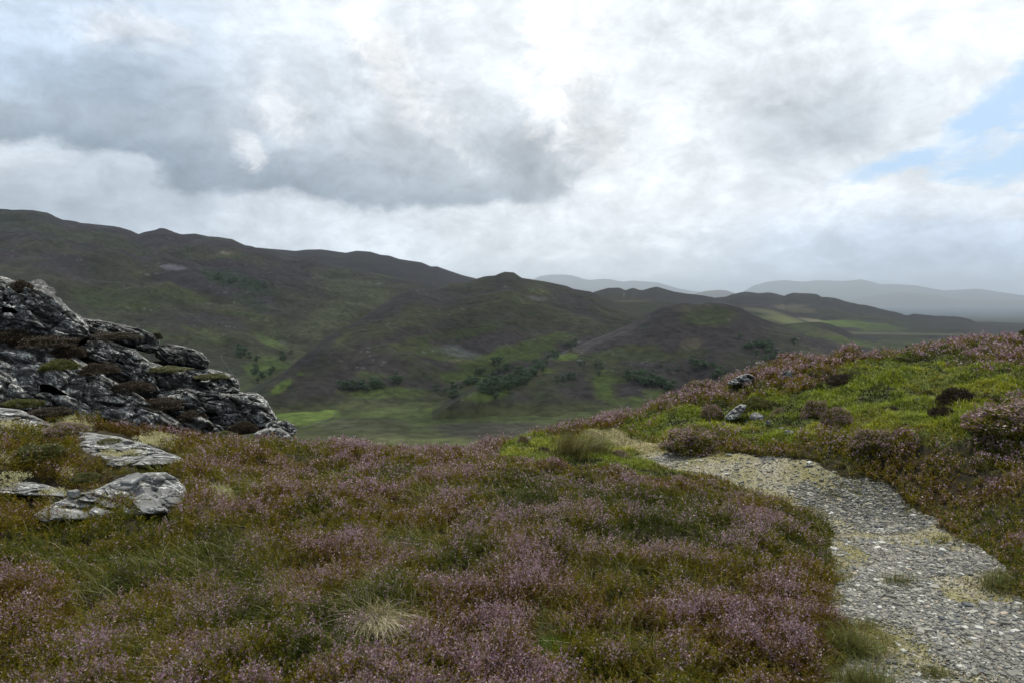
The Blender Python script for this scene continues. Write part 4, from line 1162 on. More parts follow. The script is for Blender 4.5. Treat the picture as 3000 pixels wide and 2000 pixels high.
def rock(name, poly, r0, tilt, front, back, mat, label, cat="rock", seed=0, rough=0.10, strata=0.06, nth=220, nph=150, group=None, sq=0.55, parent=None, dipv=(0.45, 0.15, 0.88)):
    """A closed, bulging boulder whose outline is poly in the frame; r0 at its lowest edge, leaning back by tilt metres per 100 px."""
    P = np.array(poly, float)
    cx, cy = P.mean(0)
    # centre of area
    x0, y0 = P[:, 0], P[:, 1]; x1, y1 = np.roll(x0, -1), np.roll(y0, -1); cr = x0 * y1 - x1 * y0; A = cr.sum() / 2
    cx, cy = ((x0 + x1) * cr).sum() / (6 * A), ((y0 + y1) * cr).sum() / (6 * A)
    th = np.linspace(0, 2 * math.pi, nth, endpoint=False)
    # radial extent of the outline in each direction
    asp = (P[:, 0].max() - P[:, 0].min()) / max(1, (P[:, 1].max() - P[:, 1].min()))
    dx, dy = np.cos(th) * asp, np.sin(th); R = np.zeros(nth)
    for i in range(len(P)):
        ax, ay = P[i] - (cx, cy); bx, by = P[(i + 1) % len(P)] - (cx, cy)
        den = dx * (by - ay) - dy * (bx - ax)
        with np.errstate(all='ignore'):
            t = (ax * (by - ay) - ay * (bx - ax)) / den; s_ = (ax * dy - ay * dx) / den
        ok = (np.abs(den) > 1e-9) & (t > 0) & (s_ >= -1e-6) & (s_ <= 1 + 1e-6)
        R = np.where(ok & (t > R), t, R)
    ker = np.array([1, 2, 1.0]); ker /= ker.sum()
    R = (np.roll(R, 1) * ker[0] + R * ker[1] + np.roll(R, -1) * ker[2])
    ph = np.linspace(0.004, math.pi - 0.004, nph)[:, None]
    s = np.sin(ph) ** sq; c = np.cos(ph)
    dep = np.where(c > 0, np.abs(c) ** 0.8 * front, -np.abs(c) ** 0.8 * back)
    u = cx + s * (R * dx)[None]; v = cy + s * (R * dy)[None]
    vb = P[:, 1].max()
    r = r0 + tilt * (vb - v) / 100.0 - dep
    V = pt(u, v, r)
    # displacement: lumps, ledges along the bedding, grain
    size = (P[:, 0].max() - P[:, 0].min()) * r0 / FPX
    w = np.array(dipv); w = w / np.linalg.norm(w)
    f = 1.0 / max(0.35, size)
    lump = fbm3(V, 2.4 * f, seed, 4) * rough * size
    q = (V @ w) * (5.0 + 6.0 / max(size, 0.4)) + 1.6 * fbm3(V, 1.6 * f + 0.8, seed + 3, 3)
    saw = (q - np.floor(q)); led = np.where(saw < 0.82, saw / 0.82, (1 - saw) / 0.18)
    amp_l = strata * size * (0.55 + 0.8 * fbm3(V, 1.3, seed + 6, 2))
    crack = -np.clip(0.10 - np.abs(fbm3(V, 1.5 + f, seed + 8, 3)), 0, 0.1) * 10 * 0.05 * min(size, 1.5)
    bs = min(size, 2.2)
    b1, g1 = blocky(V, 2.2 / bs + 0.6, w, seed + 50)
    b2, g2 = blocky(V, 6.5 / bs + 1.2, w, seed + 70)
    lump = lump + bs * rough * (1.1 * b1 + 0.42 * b2) - bs * 0.022 * (1 - sstep(0.0, 0.12, g1)) - bs * 0.010 * (1 - sstep(0.0, 0.14, g2))
    grain = 0.014 * min(size, 2.0) * fbm3(V, 9.0, seed + 9, 4, 0.6)
    disp = lump + (led - 0.5) * amp_l + crack + grain
    # outward direction
    Cn = V.mean((0, 1)); D = V - Cn; X_, Y_, Z_ = ray(u, v); vd = np.stack([X_, Y_, Z_ * 0], -1)
    D = D / np.linalg.norm(D, axis=-1, keepdims=True) * 0.5 - vd * np.sign(c)[..., None] * np.minimum(1, np.abs(c) * 1.5)[..., None]
    D[..., 2] += 0.25 * (c[...] > -0.3)
    edge = (0.35 + 0.65 * np.abs(c))[..., None]
    V = V + D * disp[..., None] * edge
    o = build(name, V.reshape(-1, 3), gridfaces(nph, nth, wrap=True)[:, ::-1], mat, parent)
    if label: tag(o, label, cat, group)
    return o


ROCKS = [
    # outline, r0, tilt, front, back, material, label, rough, strata
    ([(-160, 880), (60, 870), (260, 985), (450, 1065), (640, 1120), (770, 1190), (790, 1262), (600, 1285), (300, 1270), (60, 1210), (-160, 1190)], 11.2, 0.30, 0.35, 2.2, 'D', "cracked core of the big outcrop, coloured dark as the shaded gaps between its slabs", 0.03, 0.03),  # core coloured dark to stand for shade in the crevices
    ([(-160, 800), (-60, 800), (0, 815), (35, 826), (75, 832), (110, 833), (150, 858), (180, 885), (205, 905), (235, 925), (260, 955), (268, 985), (225, 1003), (150, 1010), (60, 990), (-60, 985), (-160, 980)], 11.3, 0.30, 0.55, 1.6, 'R', "white lichened block crowning the outcrop at the left edge", 0.05, 0.045),
    ([(238, 932), (290, 938), (340, 948), (400, 962), (440, 978), (465, 990), (468, 1010), (470, 1030), (440, 1036), (380, 1020), (300, 990), (245, 972)], 12.4, 0.35, 0.45, 1.2, 'D', "dark layered ledge on the skyline right of the lichened crown block", 0.05, 0.10),
    ([(455, 1012), (500, 1010), (560, 1020), (592, 1035), (615, 1058), (608, 1078), (560, 1078), (490, 1068), (455, 1045)], 12.2, 0.35, 0.45, 1.2, 'D', "dark overhanging ledge beyond the end of the layered skyline ledge", 0.05, 0.09),
    ([(215, 1012), (250, 1000), (300, 985), (335, 1012), (400, 1022), (435, 1055), (452, 1090), (456, 1125), (476, 1150), (440, 1152), (380, 1112), (300, 1065), (220, 1040)], 11.2, 0.32, 0.45, 1.0, 'R', "rounded grey lichened slab in the middle of the outcrop", 0.05, 0.03),
    ([(430, 1075), (520, 1072), (580, 1080), (640, 1083), (688, 1098), (705, 1125), (700, 1148), (640, 1160), (540, 1150), (460, 1120)], 11.6, 0.45, 0.4, 1.2, 'R', "whitish knob of rock above the right block of the outcrop", 0.06, 0.06),
    ([(455, 1150), (540, 1135), (610, 1150), (690, 1150), (752, 1148), (782, 1172), (798, 1200), (812, 1228), (800, 1252), (740, 1268), (620, 1284), (500, 1284), (450, 1230)], 10.6, 0.30, 0.6, 1.6, 'R', "fissured block forming the right end of the big outcrop", 0.07, 0.08),
    ([(-160, 990), (-40, 985), (30, 1000), (130, 1003), (220, 1042), (330, 1108), (420, 1160), (500, 1215), (560, 1248), (574, 1268), (540, 1284), (400, 1290), (250, 1270), (120, 1225), (0, 1200), (-160, 1190)], 10.2, 0.30, 0.55, 1.4, 'R', "largest sloping slab of the outcrop, grey and white with lichen", 0.035, 0.028),
    ([(772, 1243), (800, 1232), (840, 1232), (862, 1243), (869, 1262), (860, 1278), (800, 1277), (775, 1262)], 10.0, 0.2, 0.22, 0.4, 'R', "small rounded boulder resting on top at the outcrop's right foot", 0.06, 0.05),
    ([(745, 1268), (785, 1249), (825, 1254), (850, 1272), (864, 1292), (850, 1304), (760, 1305), (740, 1290)], 9.6, 0.25, 0.25, 0.45, 'R', "lower rounded boulder at the outcrop's right foot, under the small one", 0.06, 0.05),
    ([(225, 1262), (330, 1274), (430, 1300), (525, 1336), (548, 1352), (480, 1362), (330, 1366), (240, 1350), (215, 1300)], 7.6, 1.35, 0.2, 0.5, 'P', "long pale flat slab with a dark hollow below the outcrop", 0.022, 0.03),
    ([(-160, 1185), (-60, 1188), (60, 1198), (125, 1230), (195, 1268), (120, 1282), (20, 1276), (-160, 1256)], 8.05, 1.3, 0.2, 0.5, 'P', "whitish flat slab at the left edge under the outcrop", 0.025, 0.03),
    ([(-90, 1232), (-20, 1233), (22, 1243), (34, 1262), (10, 1284), (-90, 1290)], 7.5, 1.0, 0.2, 0.3, 'P', "small white rock cut by the left edge of the picture", 0.04, 0.04),
    ([(-120, 1385), (-20, 1387), (40, 1395), (100, 1410), (150, 1424), (190, 1440), (186, 1454), (100, 1452), (20, 1446), (-120, 1448)], 6.3, 1.0, 0.16, 0.4, 'P', "low grey slab between lichen at the left edge", 0.025, 0.04),
    ([(95, 1508), (140, 1475), (220, 1445), (290, 1428), (340, 1405), (400, 1388), (440, 1384), (485, 1386), (520, 1402), (543, 1425), (548, 1452), (532, 1482), (490, 1502), (400, 1508), (300, 1516), (200, 1522), (120, 1528)], 5.72, 0.50, 0.16, 0.5, 'P', "long low grey boulder rising to a dark rounded end", 0.035, 0.035),
    ([(562, 1516), (590, 1507), (622, 1513), (626, 1526), (600, 1542), (566, 1540)], 5.6, 0.7, 0.04, 0.12, 'P', "small white lichened rock sunk in the heather right of the boulder", 0.05, 0.03),
    ([(2128, 1124), (2142, 1112), (2162, 1102), (2186, 1094), (2204, 1097), (2210, 1108), (2196, 1124), (2154, 1132)], 11.2, 0.4, 0.25, 0.5, 'P', "jagged grey rock breaking through the heather crest", 0.08, 0.10),
    ([(2280, 1098), (2296, 1086), (2318, 1084), (2322, 1102), (2300, 1112), (2282, 1110)], 11.2, 0.3, 0.15, 0.3, 'R', "smaller grey rock right of the jagged crest rock", 0.08, 0.08),
    ([(2122, 1222), (2144, 1200), (2168, 1184), (2188, 1186), (2180, 1204), (2158, 1226), (2136, 1232)], 8.9, 0.5, 0.12, 0.35, 'P', "weathered leaning rock beside a heather bush on the green knoll", 0.06, 0.10),
    ([(1958, 1176), (1970, 1164), (1986, 1160), (1992, 1172), (1976, 1182)], 10.6, 0.3, 0.08, 0.2, 'P', "pale stone tip poking out left of the purple crest bush", 0.06, 0.05),
]
MATS = dict(D=M_ROCKD, R=M_ROCK, P=M_ROCKP, S=M_SLAB)
for i, (poly, r0, tilt, fr, bk, mk, lab, ro, st) in enumerate(ROCKS):
    small = (max(p[0] for p in poly) - min(p[0] for p in poly)) < 160
    rock("boulder" if small or i in (14,) else "rock_slab", poly, r0, tilt, fr, bk, MATS[mk], lab, seed=1000 + 31 * i, rough=ro * 1.45, strata=st * 0.8, nth=90 if small else 420, nph=60 if small else 240, sq=0.40)


def slab_stone(name, u, v, r, dims, rz, tilt, mat, label, group=None, seed=0, lift=0.0, zfix=None):
    """A broken flat stone with chipped edges, sitting on the ground."""
    rg = np.random.default_rng(seed)
    L, W, T = dims; n = rg.integers(5, 8)
    a = np.sort(np.linspace(0, 2 * math.pi, n, endpoint=False) + rg.normal(0, 0.18, n))
    rr = rg.uniform(0.8, 1.1, n)
    V = []
    for k, (sc_, zz) in enumerate(((0.80, 1.0), (0.95, 0.72), (1.03, 0.1), (0.98, -0.8), (0.9, -1.0))):
        V += [(math.cos(t) * L / 2 * q * sc_ * (1 + rg.normal(0, 0.03)), math.sin(t) * W / 2 * q * sc_ * (1 + rg.normal(0, 0.03)), T / 2 * zz * (1 + rg.normal(0, .12))) for t, q in zip(a, rr)]
    V = np.array(V)
    import bmesh
    bm = bmesh.new(); vs = [bm.verts.new(p) for p in V]
    for k in range(4):
        for j in range(n): bm.faces.new((vs[k * n + j], vs[(k + 1) * n + j], vs[(k + 1) * n + (j + 1) % n], vs[k * n + (j + 1) % n]))
    bm.faces.new(vs[:n]); bm.faces.new(vs[4 * n:][::-1])
    bmesh.ops.recalc_face_normals(bm, faces=bm.faces)
    bmesh.ops.triangulate(bm, faces=bm.faces)
    bmesh.ops.subdivide_edges(bm, edges=bm.edges, cuts=2, use_grid_fill=True)
    for q in bm.verts:
        p = np.array(q.co); d = 0.05 * T * float(fbm3(p[None] * 1.0, 30, seed, 3)[0]) * 4
        q.co += Vector(p / (np.linalg.norm(p) + 1e-6)) * d
    me = bpy.data.meshes.new(name); bm.to_mesh(me); bm.free(); me.materials.append(mat)
    o = bpy.data.objects.new(name, me); COL.objects.link(o)
    if zfix is not None: p = pt(u, v, r); o.location = (p[0], p[1], p[2])
    else:
        g, _ = ground_hit(u, v); o.location = (g[0], g[1], float(zground(g[0], g[1])) + T * 0.25 + lift)
    o.rotation_euler = (tilt[0], tilt[1], rz)
    tag(o, label, "stone", group)
    return o


# slabs lying on the long boulder
LONG = [o for o in bpy.data.objects if o.get("label", "").startswith("long low grey boulder")][0]


def on_boulder(u, v, up):
    X, Y, Z = ray(u, v); d = Vector((float(X), float(Y), float(Z))).normalized()
    ok, loc, nor, _ = LONG.ray_cast(Vector((0, 0, EYE)), d)
    return (loc if ok else Vector(pt(u, v, 6.0))) + Vector((0, 0, up))


for u, v, dims, rz, tl, lab, up in [(391, 1416, (0.215, 0.17, 0.030), 0.1, (0.28, -0.16), "flat slate leaning on the long boulder, casting a dark gap beneath", 0.045),
                                    (372, 1434, (0.13, 0.08, 0.016), 0.3, (0.25, -0.2), "thin pale flake just below the flat slate on the boulder", 0.025),
                                    (219, 1456, (0.10, 0.08, 0.048), 0.3, (0.05, 0.05), "small square stone sitting on the low end of the long boulder", 0.03)]:
    o = slab_stone("stone", u, v, 6.0, dims, rz, tl, M_SLAB, lab, seed=int(u), zfix=1)
    o.location = on_boulder(u, v, up)
for i, (u, v, L, W, T, rz, ti, lab) in enumerate([
        (2218, 1236, 0.21, 0.17, 0.07, 0.2, (0.35, 0.05), "big white angular stone lying on the green knoll"),
        (2190, 1240, 0.07, 0.05, 0.03, 0.5, (0.1, 0.1), "little pale stone touching the big white one"),
        (2104, 1250, 0.09, 0.06, 0.04, 0.2, (0.3, 0), "pale stone in the turf left of the big white stone"),
        (2250, 1252, 0.06, 0.06, 0.04, 0.9, (0.2, 0), "grey stone in the turf right of the big white stone"),
        (2290, 1257, 0.09, 0.05, 0.03, 0.4, (0.3, -0.1), "flat grey stone right of a heather bush on the knoll"),
        (2310, 1275, 0.12, 0.09, 0.07, 0.1, (0.45, 0.1), "bright white stone at the edge of the heather by the knoll"),
        (2692, 1192, 0.09, 0.05, 0.03, 0.0, (0.3, 0), "tiny white stone alone high on the green knoll"),
        (1548, 1286, 0.20, 0.05, 0.05, 0.75, (0.1, -0.3), "thin white sliver of stone on the grass by the valley edge")]):
    slab_stone("stone", u, v, 0, (L, W, T), rz, ti, M_ROCKP if 'white' in lab else M_SLAB, lab, "stones in the turf", seed=20 + i, lift=0.015)
for i, (u, v, L, W, T, rz, ti, lab) in enumerate([
        (2594, 1523, 0.085, 0.05, 0.018, 0.1, (0.1, 0), "pinkish flat stone in mid path, farther half"),
        (2512, 1542, 0.06, 0.045, 0.02, 0.4, (0.1, .1), "dark grey stone near the left edge of the path, farther half"),
        (2467, 1509, 0.085, 0.04, 0.015, -0.3, (0.1, 0), "dark flat slate at the path's left edge where it bends"),
        (2688, 1583, 0.04, 0.035, 0.02, 0.2, (0.1, 0), "small dark stone right of the path's middle"),
        (2646, 1704, 0.09, 0.055, 0.02, -0.25, (0.15, 0), "large tan stone behind a weed tuft in mid path"),
        (2628, 1750, 0.06, 0.05, 0.02, 0.2, (0.15, .1), "blackish stone in front of the large tan stone"),
        (2740, 1620, 0.09, 0.05, 0.012, 0.3, (0.05, 0), "grey flat slate right of the reddish weed"),
        (2842, 1647, 0.075, 0.045, 0.02, 0.2, (0.2, 0), "light slate near the right edge of the path"),
        (2808, 1670, 0.075, 0.04, 0.02, -0.2, (0.2, 0.1), "shadowed slate just left of the light edge slate"),
        (2533, 1777, 0.075, 0.05, 0.03, 0.1, (0.15, 0), "bluish dark stone on the left side of the path"),
        (2460, 1715, 0.055, 0.04, 0.02, 0.1, (0.15, 0), "white stone on the path's left edge by the heather"),
        (2555, 1730, 0.06, 0.04, 0.02, 0.5, (0.15, 0), "pale rounded stone left of the large tan stone"),
        (2490, 1828, 0.06, 0.04, 0.02, 0.2, (0.15, 0), "white topped stone beside the lower left grass tuft"),
        (2900, 1856, 0.085, 0.055, 0.016, -0.4, (0.1, 0), "broad light slate in the near right of the path"),
        (2810, 1943, 0.14, 0.06, 0.02, -0.1, (0.05, 0), "long grey slate at the bottom of the picture"),
        (2760, 1985, 0.13, 0.06, 0.02, -0.2, (0.05, 0), "long dark slate cut by the bottom of the picture"),
        (2628, 1937, 0.06, 0.05, 0.03, 0.3, (0.1, 0), "dark lump of stone near the bottom tuft"),
        (2690, 1760, 0.08, 0.05, 0.02, 0.1, (0.1, 0), "sandy flat stone beside the yellow moss")]):
    slab_stone("stone", u, v, 0, (L, W, T), rz, ti, M_SLAB if i % 2 else M_ROCKP, lab, "larger slates on the path", seed=60 + i, lift=0.004)


# ------------------------------------------------------------------ bushes, rushes and tufts that stand out one by one
def bush_mesh(seed, kind):
    """Dome of sprigs about 1 m wide and 0.55 m high; parts: stems, foliage."""
    rg = np.random.default_rng(seed)
    n = 1500
    d = rand_unit(n, rg, 1.0); d[:, 2] = np.abs(d[:, 2])
    lump = 1 + 0.30 * fbm3(d, 2.2, seed, 3) * 1.5
    p = d * lump[:, None] * np.array([0.42, 0.42, 0.40])
    fcol = {'mauve': None, 'green': None, 'brown': None}[kind]
    fl = {'mauve': 0.75, 'green': 0.06, 'brown': 0.03}[kind] * (0.4 + 0.6 * sstep(-0.3, 0.5, fbm3(d, 3.0, seed + 5, 3) * 1.6) + 0.0)
    lcs = {'mauve': C_LEAF[[0, 1, 2]], 'green': np.array([[0.060, 0.068, 0.010], [0.085, 0.088, 0.012], [0.045, 0.052, 0.010]]), 'brown': np.array([[0.030, 0.020, 0.011], [0.020, 0.016, 0.009], [0.038, 0.028, 0.013]])}[kind]
    lc = lcs[rg.integers(0, 3, n)]
    V, C = sprigs(p[:, 0], p[:, 1], p[:, 2] - 0.03, np.full(n, 0.13), 11, np.full(n, 0.040), fl, lc, rg, 0.2, up=d * 0.9)
    stems_v, stems_f, off = [], [], 0
    for k in range(16):
        e = p[rg.integers(0, n)] * 0.95
        v, f = tube([(0, 0, -0.08), e * [0.4, 0.4, 0.55], e], [0.012, 0.009, 0.004], 4); stems_v.append(v); stems_f.append(f + off); off += len(v)
    return V, C, np.concatenate(stems_v), np.concatenate(stems_f)


BUSH = {}
M_STEM = simple_mat("heather_stem", (0.045, 0.032, 0.022))


def bush(kind, var, u, v, wpx, hpx, label, dr=0.0, onz=None):
    key = (kind, var % 3)
    if key not in BUSH:
        V, C, SV, SF = bush_mesh(500 + 7 * var + {'mauve': 0, 'green': 100, 'brown': 200}[kind], kind)
        root = empty("heather_bush", (0, 0, 0))
        build("foliage", V, np.arange(len(V)).reshape(-1, 3), M_PLANT, root, smooth=False, colors=C)
        build("stems", SV, SF, M_STEM, root)
        BUSH[key] = root; o = root
    else: o = copy_tree(BUSH[key])
    if onz is None:
        g, r = ground_hit(u, v + hpx * 0.35)
        z = float(zground(g[0], g[1])) - 0.02; loc = (g[0], g[1], z)
    else:
        r = onz; p = pt(u, v + hpx * 0.4, r); loc = tuple(p)
    s = wpx * r / FPX
    o.location = loc; o.scale = (s, s * 0.8, hpx * r / FPX * 1.9); o.rotation_euler = (0, 0, (u * 7.13) % 6.28)
    tag(o, label, "heather bush" if kind != 'green' else "bush", "bushes standing out from the heath")
    return o


BUSHES = [
    ('mauve', 0, 2040, 1290, 220, 66, "big round flowering heather bush at the inner edge of the path bend"),
    ('mauve', 1, 2055, 1148, 150, 60, "bright purple heather bush on the crest where the slope starts"),
    ('mauve', 2, 1810, 1331, 78, 24, "small greyish heather bush standing alone on the grass before the path"),
    ('green', 0, 1812, 1305, 50, 20, "dark green bush right above the small greyish heather bush"),
    ('mauve', 1, 1532, 1303, 40, 24, "small round heather bush on the pale grass near the valley edge"),
    ('green', 1, 1665, 1283, 46, 20, "dark green bush on the pale grass between sliver stone and rushes"),
    ('brown', 0, 1590, 1330, 70, 26, "brown heather bush left of the rushes"),
    ('mauve', 0, 1690, 1212, 70, 24, "dark mauve heather bush on the valley edge above the pale grass"),
    ('mauve', 2, 1790, 1214, 60, 22, "heather bush with fading flowers on the lower crest"),
    ('mauve', 1, 1880, 1192, 70, 30, "heather bush on the crest left of the bright purple one"),
    ('green', 2, 2225, 1184, 110, 40, "dark green bush grown with the leaning rock on the knoll"),
    ('mauve', 2, 2086, 1220, 66, 40, "heather bush in the turf left of the leaning rock"),
    ('mauve', 0, 2365, 1142, 38, 26, "round grey mauve heather bush on the upper left of the knoll"),
    ('green', 0, 2398, 1145, 26, 26, "small upright green bush right beside the round grey mauve one"),
    ('mauve', 1, 2390, 1212, 78, 50, "heather bush, left one of the pair in the middle of the knoll"),
    ('mauve', 2, 2452, 1240, 80, 52, "heather bush, right and lower one of the pair in the middle of the knoll"),
    ('mauve', 0, 2280, 1214, 44, 30, "little mauve heather bush up from the bright white stone"),
    ('green', 1, 2582, 1160, 52, 26, "dark tussocky bush in the centre of the green knoll"),
    ('brown', 1, 2800, 1180, 88, 44, "large brown green bush on the right half of the knoll"),
    ('green', 2, 2716, 1144, 44, 26, "dark green bush up left of the large brown green one"),
    ('green', 0, 2905, 1165, 60, 22, "flat green bush right of the large brown green one"),
    ('brown', 2, 2762, 1228, 70, 36, "dusky bush low on the right of the knoll"),
    ('mauve', 1, 2842, 1248, 46, 34, "vivid pink heather bush at the knoll's lower right foot"),
    ('mauve', 0, 2906, 1062, 38, 22, "mauve grey heather bush near the top right of the knoll"),
    ('green', 1, 2878, 1074, 34, 18, "green bush touching the mauve grey one at the knoll top"),
    ('mauve', 2, 3010, 1235, 260, 70, "broad dark flowering heather mound at the right edge of the picture"),
    ('mauve', 0, 2640, 1285, 52, 30, "small heather bush on the near edge of the knoll"),
    ('mauve', 1, 2560, 1300, 120, 44, "wide heather bush between knoll and path"),
    ('green', 0, 2500, 1100, 60, 20, "yellow green tussock near the top of the knoll"),
    ('green', 2, 2640, 1068, 44, 14, "low dark bush just under the skyline of the knoll"),
    ('brown', 0, 2470, 1125, 90, 30, "brownish bush along the upper left rim of the knoll"),
    ('green', 1, 2850, 1098, 60, 16, "low green bush high on the right of the knoll"),
    ('brown', 1, 2610, 1205, 60, 20, "brown patchy bush left of centre low on the knoll"),
    ('green', 2, 2200, 1290, 60, 20, "dark green bush behind the far bend of the path"),
    ('green', 0, 2120, 1436, 70, 24, "dark green bush at the left rim of the path's far bend"),
    ('green', 1, 1930, 1404, 60, 18, "low green bush on the left rim farther along the path"),
    ('green', 1, 2998, 984, 30, 26, "dark bush on the skyline at the right edge"),
]
for i, (k, var, u, v, w, h, lab) in enumerate(BUSHES): bush(k, var, u, v, w, h, lab)
for i, (k, var, u, v, w, h, r, lab) in enumerate([
        ('brown', 0, 62, 848, 70, 50, 11.6, "dark dead heather on top of the outcrop between two white blocks"),
        ('brown', 1, 20, 985, 110, 40, 10.9, "dark brown heather in the crack under the crown block"),
        ('brown', 2, 130, 1000, 120, 36, 10.7, "brown heather in the long joint above the largest slab"),
        ('brown', 0, 200, 1030, 70, 40, 10.6, "brown heather where the joint widens beside the middle slab"),
        ('brown', 1, 290, 1078, 90, 36, 10.4, "dark heather in the joint below the middle slab"),
        ('brown', 2, 385, 1130, 90, 36, 10.3, "dark heather lower down the joint below the middle slab"),
        ('green', 0, 175, 1068, 80, 36, 10.0, "dark green bush rooted in the face of the largest slab"),
        ('brown', 0, 455, 1068, 50, 24, 12.0, "dark tuft under the layered skyline ledge"),
        ('brown', 1, 460, 985, 26, 22, 12.4, "dark twiggy heather on the end of the skyline ledge"),
        ('brown', 2, 470, 1180, 110, 40, 10.4, "brown heather in the hollow between the largest slab and the right block"),
        ('brown', 0, 560, 1215, 80, 34, 10.2, "brown heather on the shoulder of the right block"),
        ('brown', 1, 535, 1272, 90, 34, 9.8, "dark brown heather at the toe of the largest slab"),
        ('brown', 2, 710, 1248, 70, 40, 10.0, "reddish brown heather in the corner behind the two foot boulders"),
        ('green', 1, 650, 1275, 90, 28, 9.6, "green bush at the foot of the right block"),
        ('green', 2, 70, 1178, 80, 26, 9.4, "mossy green bush on the lower edge of the largest slab"),
        ('brown', 0, 145, 1205, 90, 26, 9.0, "rusty brown heather right of the mossy green bush"),
        ('green', 0, 480, 1080, 120, 16, 11.3, "strip of yellowish turf on the ledge above the middle slab"),
        ('brown', 1, 330, 985, 120, 26, 11.6, "brown heather carpet on the shelf behind the middle slab"),
        ('green', 1, 620, 1100, 90, 16, 11.0, "green strip on the shelf by the whitish knob"),
        ('green', 2, 320, 1290, 60, 14, 7.6, "rusty green cushion growing on the long pale slab"),
        ('green', 0, 120, 1318, 110, 40, 6.9, "dark green heather bush between the pale slabs"),
        ('mauve', 2, 190, 1255, 90, 36, 7.4, "heather bush with a few pale flowers left of the long pale slab"),
        ('green', 1, 250, 1395, 70, 26, 6.4, "olive bush above the left end of the long boulder")]):
    bush(k, var, u, v + h * 0.12, w * 1.1, h * 0.72, lab, onz=r)


def tuft(name, u, v, wpx, hpx, cols, label, cat, n=700, wind=(0.2, 0), lean=0.5, seed=1, bw=0.003, group=None):
    rg = np.random.default_rng(seed)
    g, r = ground_hit(u, v + hpx * 0.4)
    w = wpx * r / FPX; h = hpx * r / FPX
    q = rg.normal(0, 0.30, (n, 2)) * [w * 0.7, w * 0.55]
    t = rg.integers(0, len(cols), n)
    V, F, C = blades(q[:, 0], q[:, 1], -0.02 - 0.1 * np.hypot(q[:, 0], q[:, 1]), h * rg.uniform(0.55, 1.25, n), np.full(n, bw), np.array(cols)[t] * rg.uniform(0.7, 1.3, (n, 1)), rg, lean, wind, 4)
    o = build(name, V, F, M_PLANT, smooth=False, colors=C)
    o.location = (g[0], g[1], float(zground(g[0], g[1])) + 0.01)
    tag(o, label, cat, group)
    return o


GC = [(0.060, 0.085, 0.014), (0.085, 0.095, 0.016), (0.11, 0.085, 0.025)]
tuft("rush_clump", 1665, 1318, 130, 95, [(0.070, 0.080, 0.014), (0.105, 0.080, 0.022), (0.15, 0.12, 0.05)], "tall brown tipped rushes, left half of the clump beside the pale grass", "rushes", 650, (0.25, 0), 0.5, 1, 0.005, "rushes by the pale grass")
tuft("rush_clump", 1735, 1310, 110, 80, [(0.070, 0.090, 0.014), (0.100, 0.090, 0.020), (0.17, 0.15, 0.06)], "greener rushes, right half of the clump beside the pale grass", "rushes", 550, (0.35, 0), 0.5, 2, 0.005, "rushes by the pale grass")
tuft("grass_tuft", 1105, 1805, 120, 125, [(0.50, 0.45, 0.33), (0.36, 0.31, 0.20), (0.20, 0.17, 0.09), (0.10, 0.11, 0.02)], "dry straw coloured grass tuft in the middle of the heather", "grass tuft", 1300, (0.25, -1.0), 0.45, 3, 0.0026)
tuft("grass_tuft", 1625, 1880, 110, 50, [(0.07, 0.13, 0.015), (0.09, 0.16, 0.02)], "vivid green grass tuft low in the heather left of the path", "grass tuft", 900, (0.0, -0.2), 0.9, 4, 0.003)
for i, (u, v, w, h, lab) in enumerate([(2490, 1885, 120, 70, "yellowish grass tuft hanging over the path's left edge"), (2530, 1985, 150, 90, "big rounded grass tuft at the bottom by the path"),
                                       (2500, 1528, 60, 12, "flat reddish weed near the path's left edge"), (2615, 1620, 60, 14, "reddish weed cushion in mid path"), (2645, 1690, 90, 26, "weed tuft behind the large tan stone"),
                                       (2502, 1715, 50, 20, "bright green weed tuft on the left of the path"), (2540, 1822, 70, 26, "mossy grass tongue on the lower left of the path"), (2455, 1432, 60, 12, "low weed patch at the far bend of the path"),
                                       (2755, 1960, 90, 26, "weed patch at the bottom of the path"), (2960, 1700, 120, 24, "weed patch on the path's right edge")]):
    tuft("grass_tuft" if h > 40 else "weed", u, v, w * 1.25, h * (1.0 if h > 40 else 1.5), GC if i not in (2, 3) else [(0.16, 0.09, 0.04), (0.09, 0.085, 0.02)], lab, "grass tuft" if h > 40 else "weed", int(60 + 9 * w), (-0.1, -0.1), 0.8, 30 + i, 0.0032)

# ------------------------------------------------------------------ burn, track and dyke far below
def far_strip(name, line, wid, mat, label, cat=None, kind=None, lift=0.6):
    pts = []
    org = Vector((0, 0, EYE))
    L = np.array(line, float)
    t = np.linspace(0, len(L) - 1, 26)
    for q in t:
        i = int(min(q, len(L) - 2)); p = L[i] * (1 - (q - i)) + L[i + 1] * (q - i)
        X, Y, Z = ray(p[0], p[1]); d = Vector((float(X), float(Y), float(Z))).normalized()
        ok, loc, *_ = SC.ray_cast(DG, org + d * 250, d)
        if ok and loc.y < 3500: pts.append(np.array(loc) - np.array(d) * 1.0 + [0, 0, lift])
    if len(pts) < 3: return
    pts = np.array(pts); V = []
    for i, p in enumerate(pts):
        d = pts[min(i + 1, len(pts) - 1)] - pts[max(i - 1, 0)]; nrm = np.array([d[1], -d[0], 0]); nrm /= np.linalg.norm(nrm) + 1e-9
        k = wid * (0.7 + 0.5 * random.random())
        V += [p - nrm * k, p - nrm * k * 0.4 + [0, 0, 0.25], p + nrm * k * 0.4 + [0, 0, 0.25], p + nrm * k]
    o = build(name, np.array(V), gridfaces(len(pts), 4), mat)
    tag(o, label, cat, kind=kind)


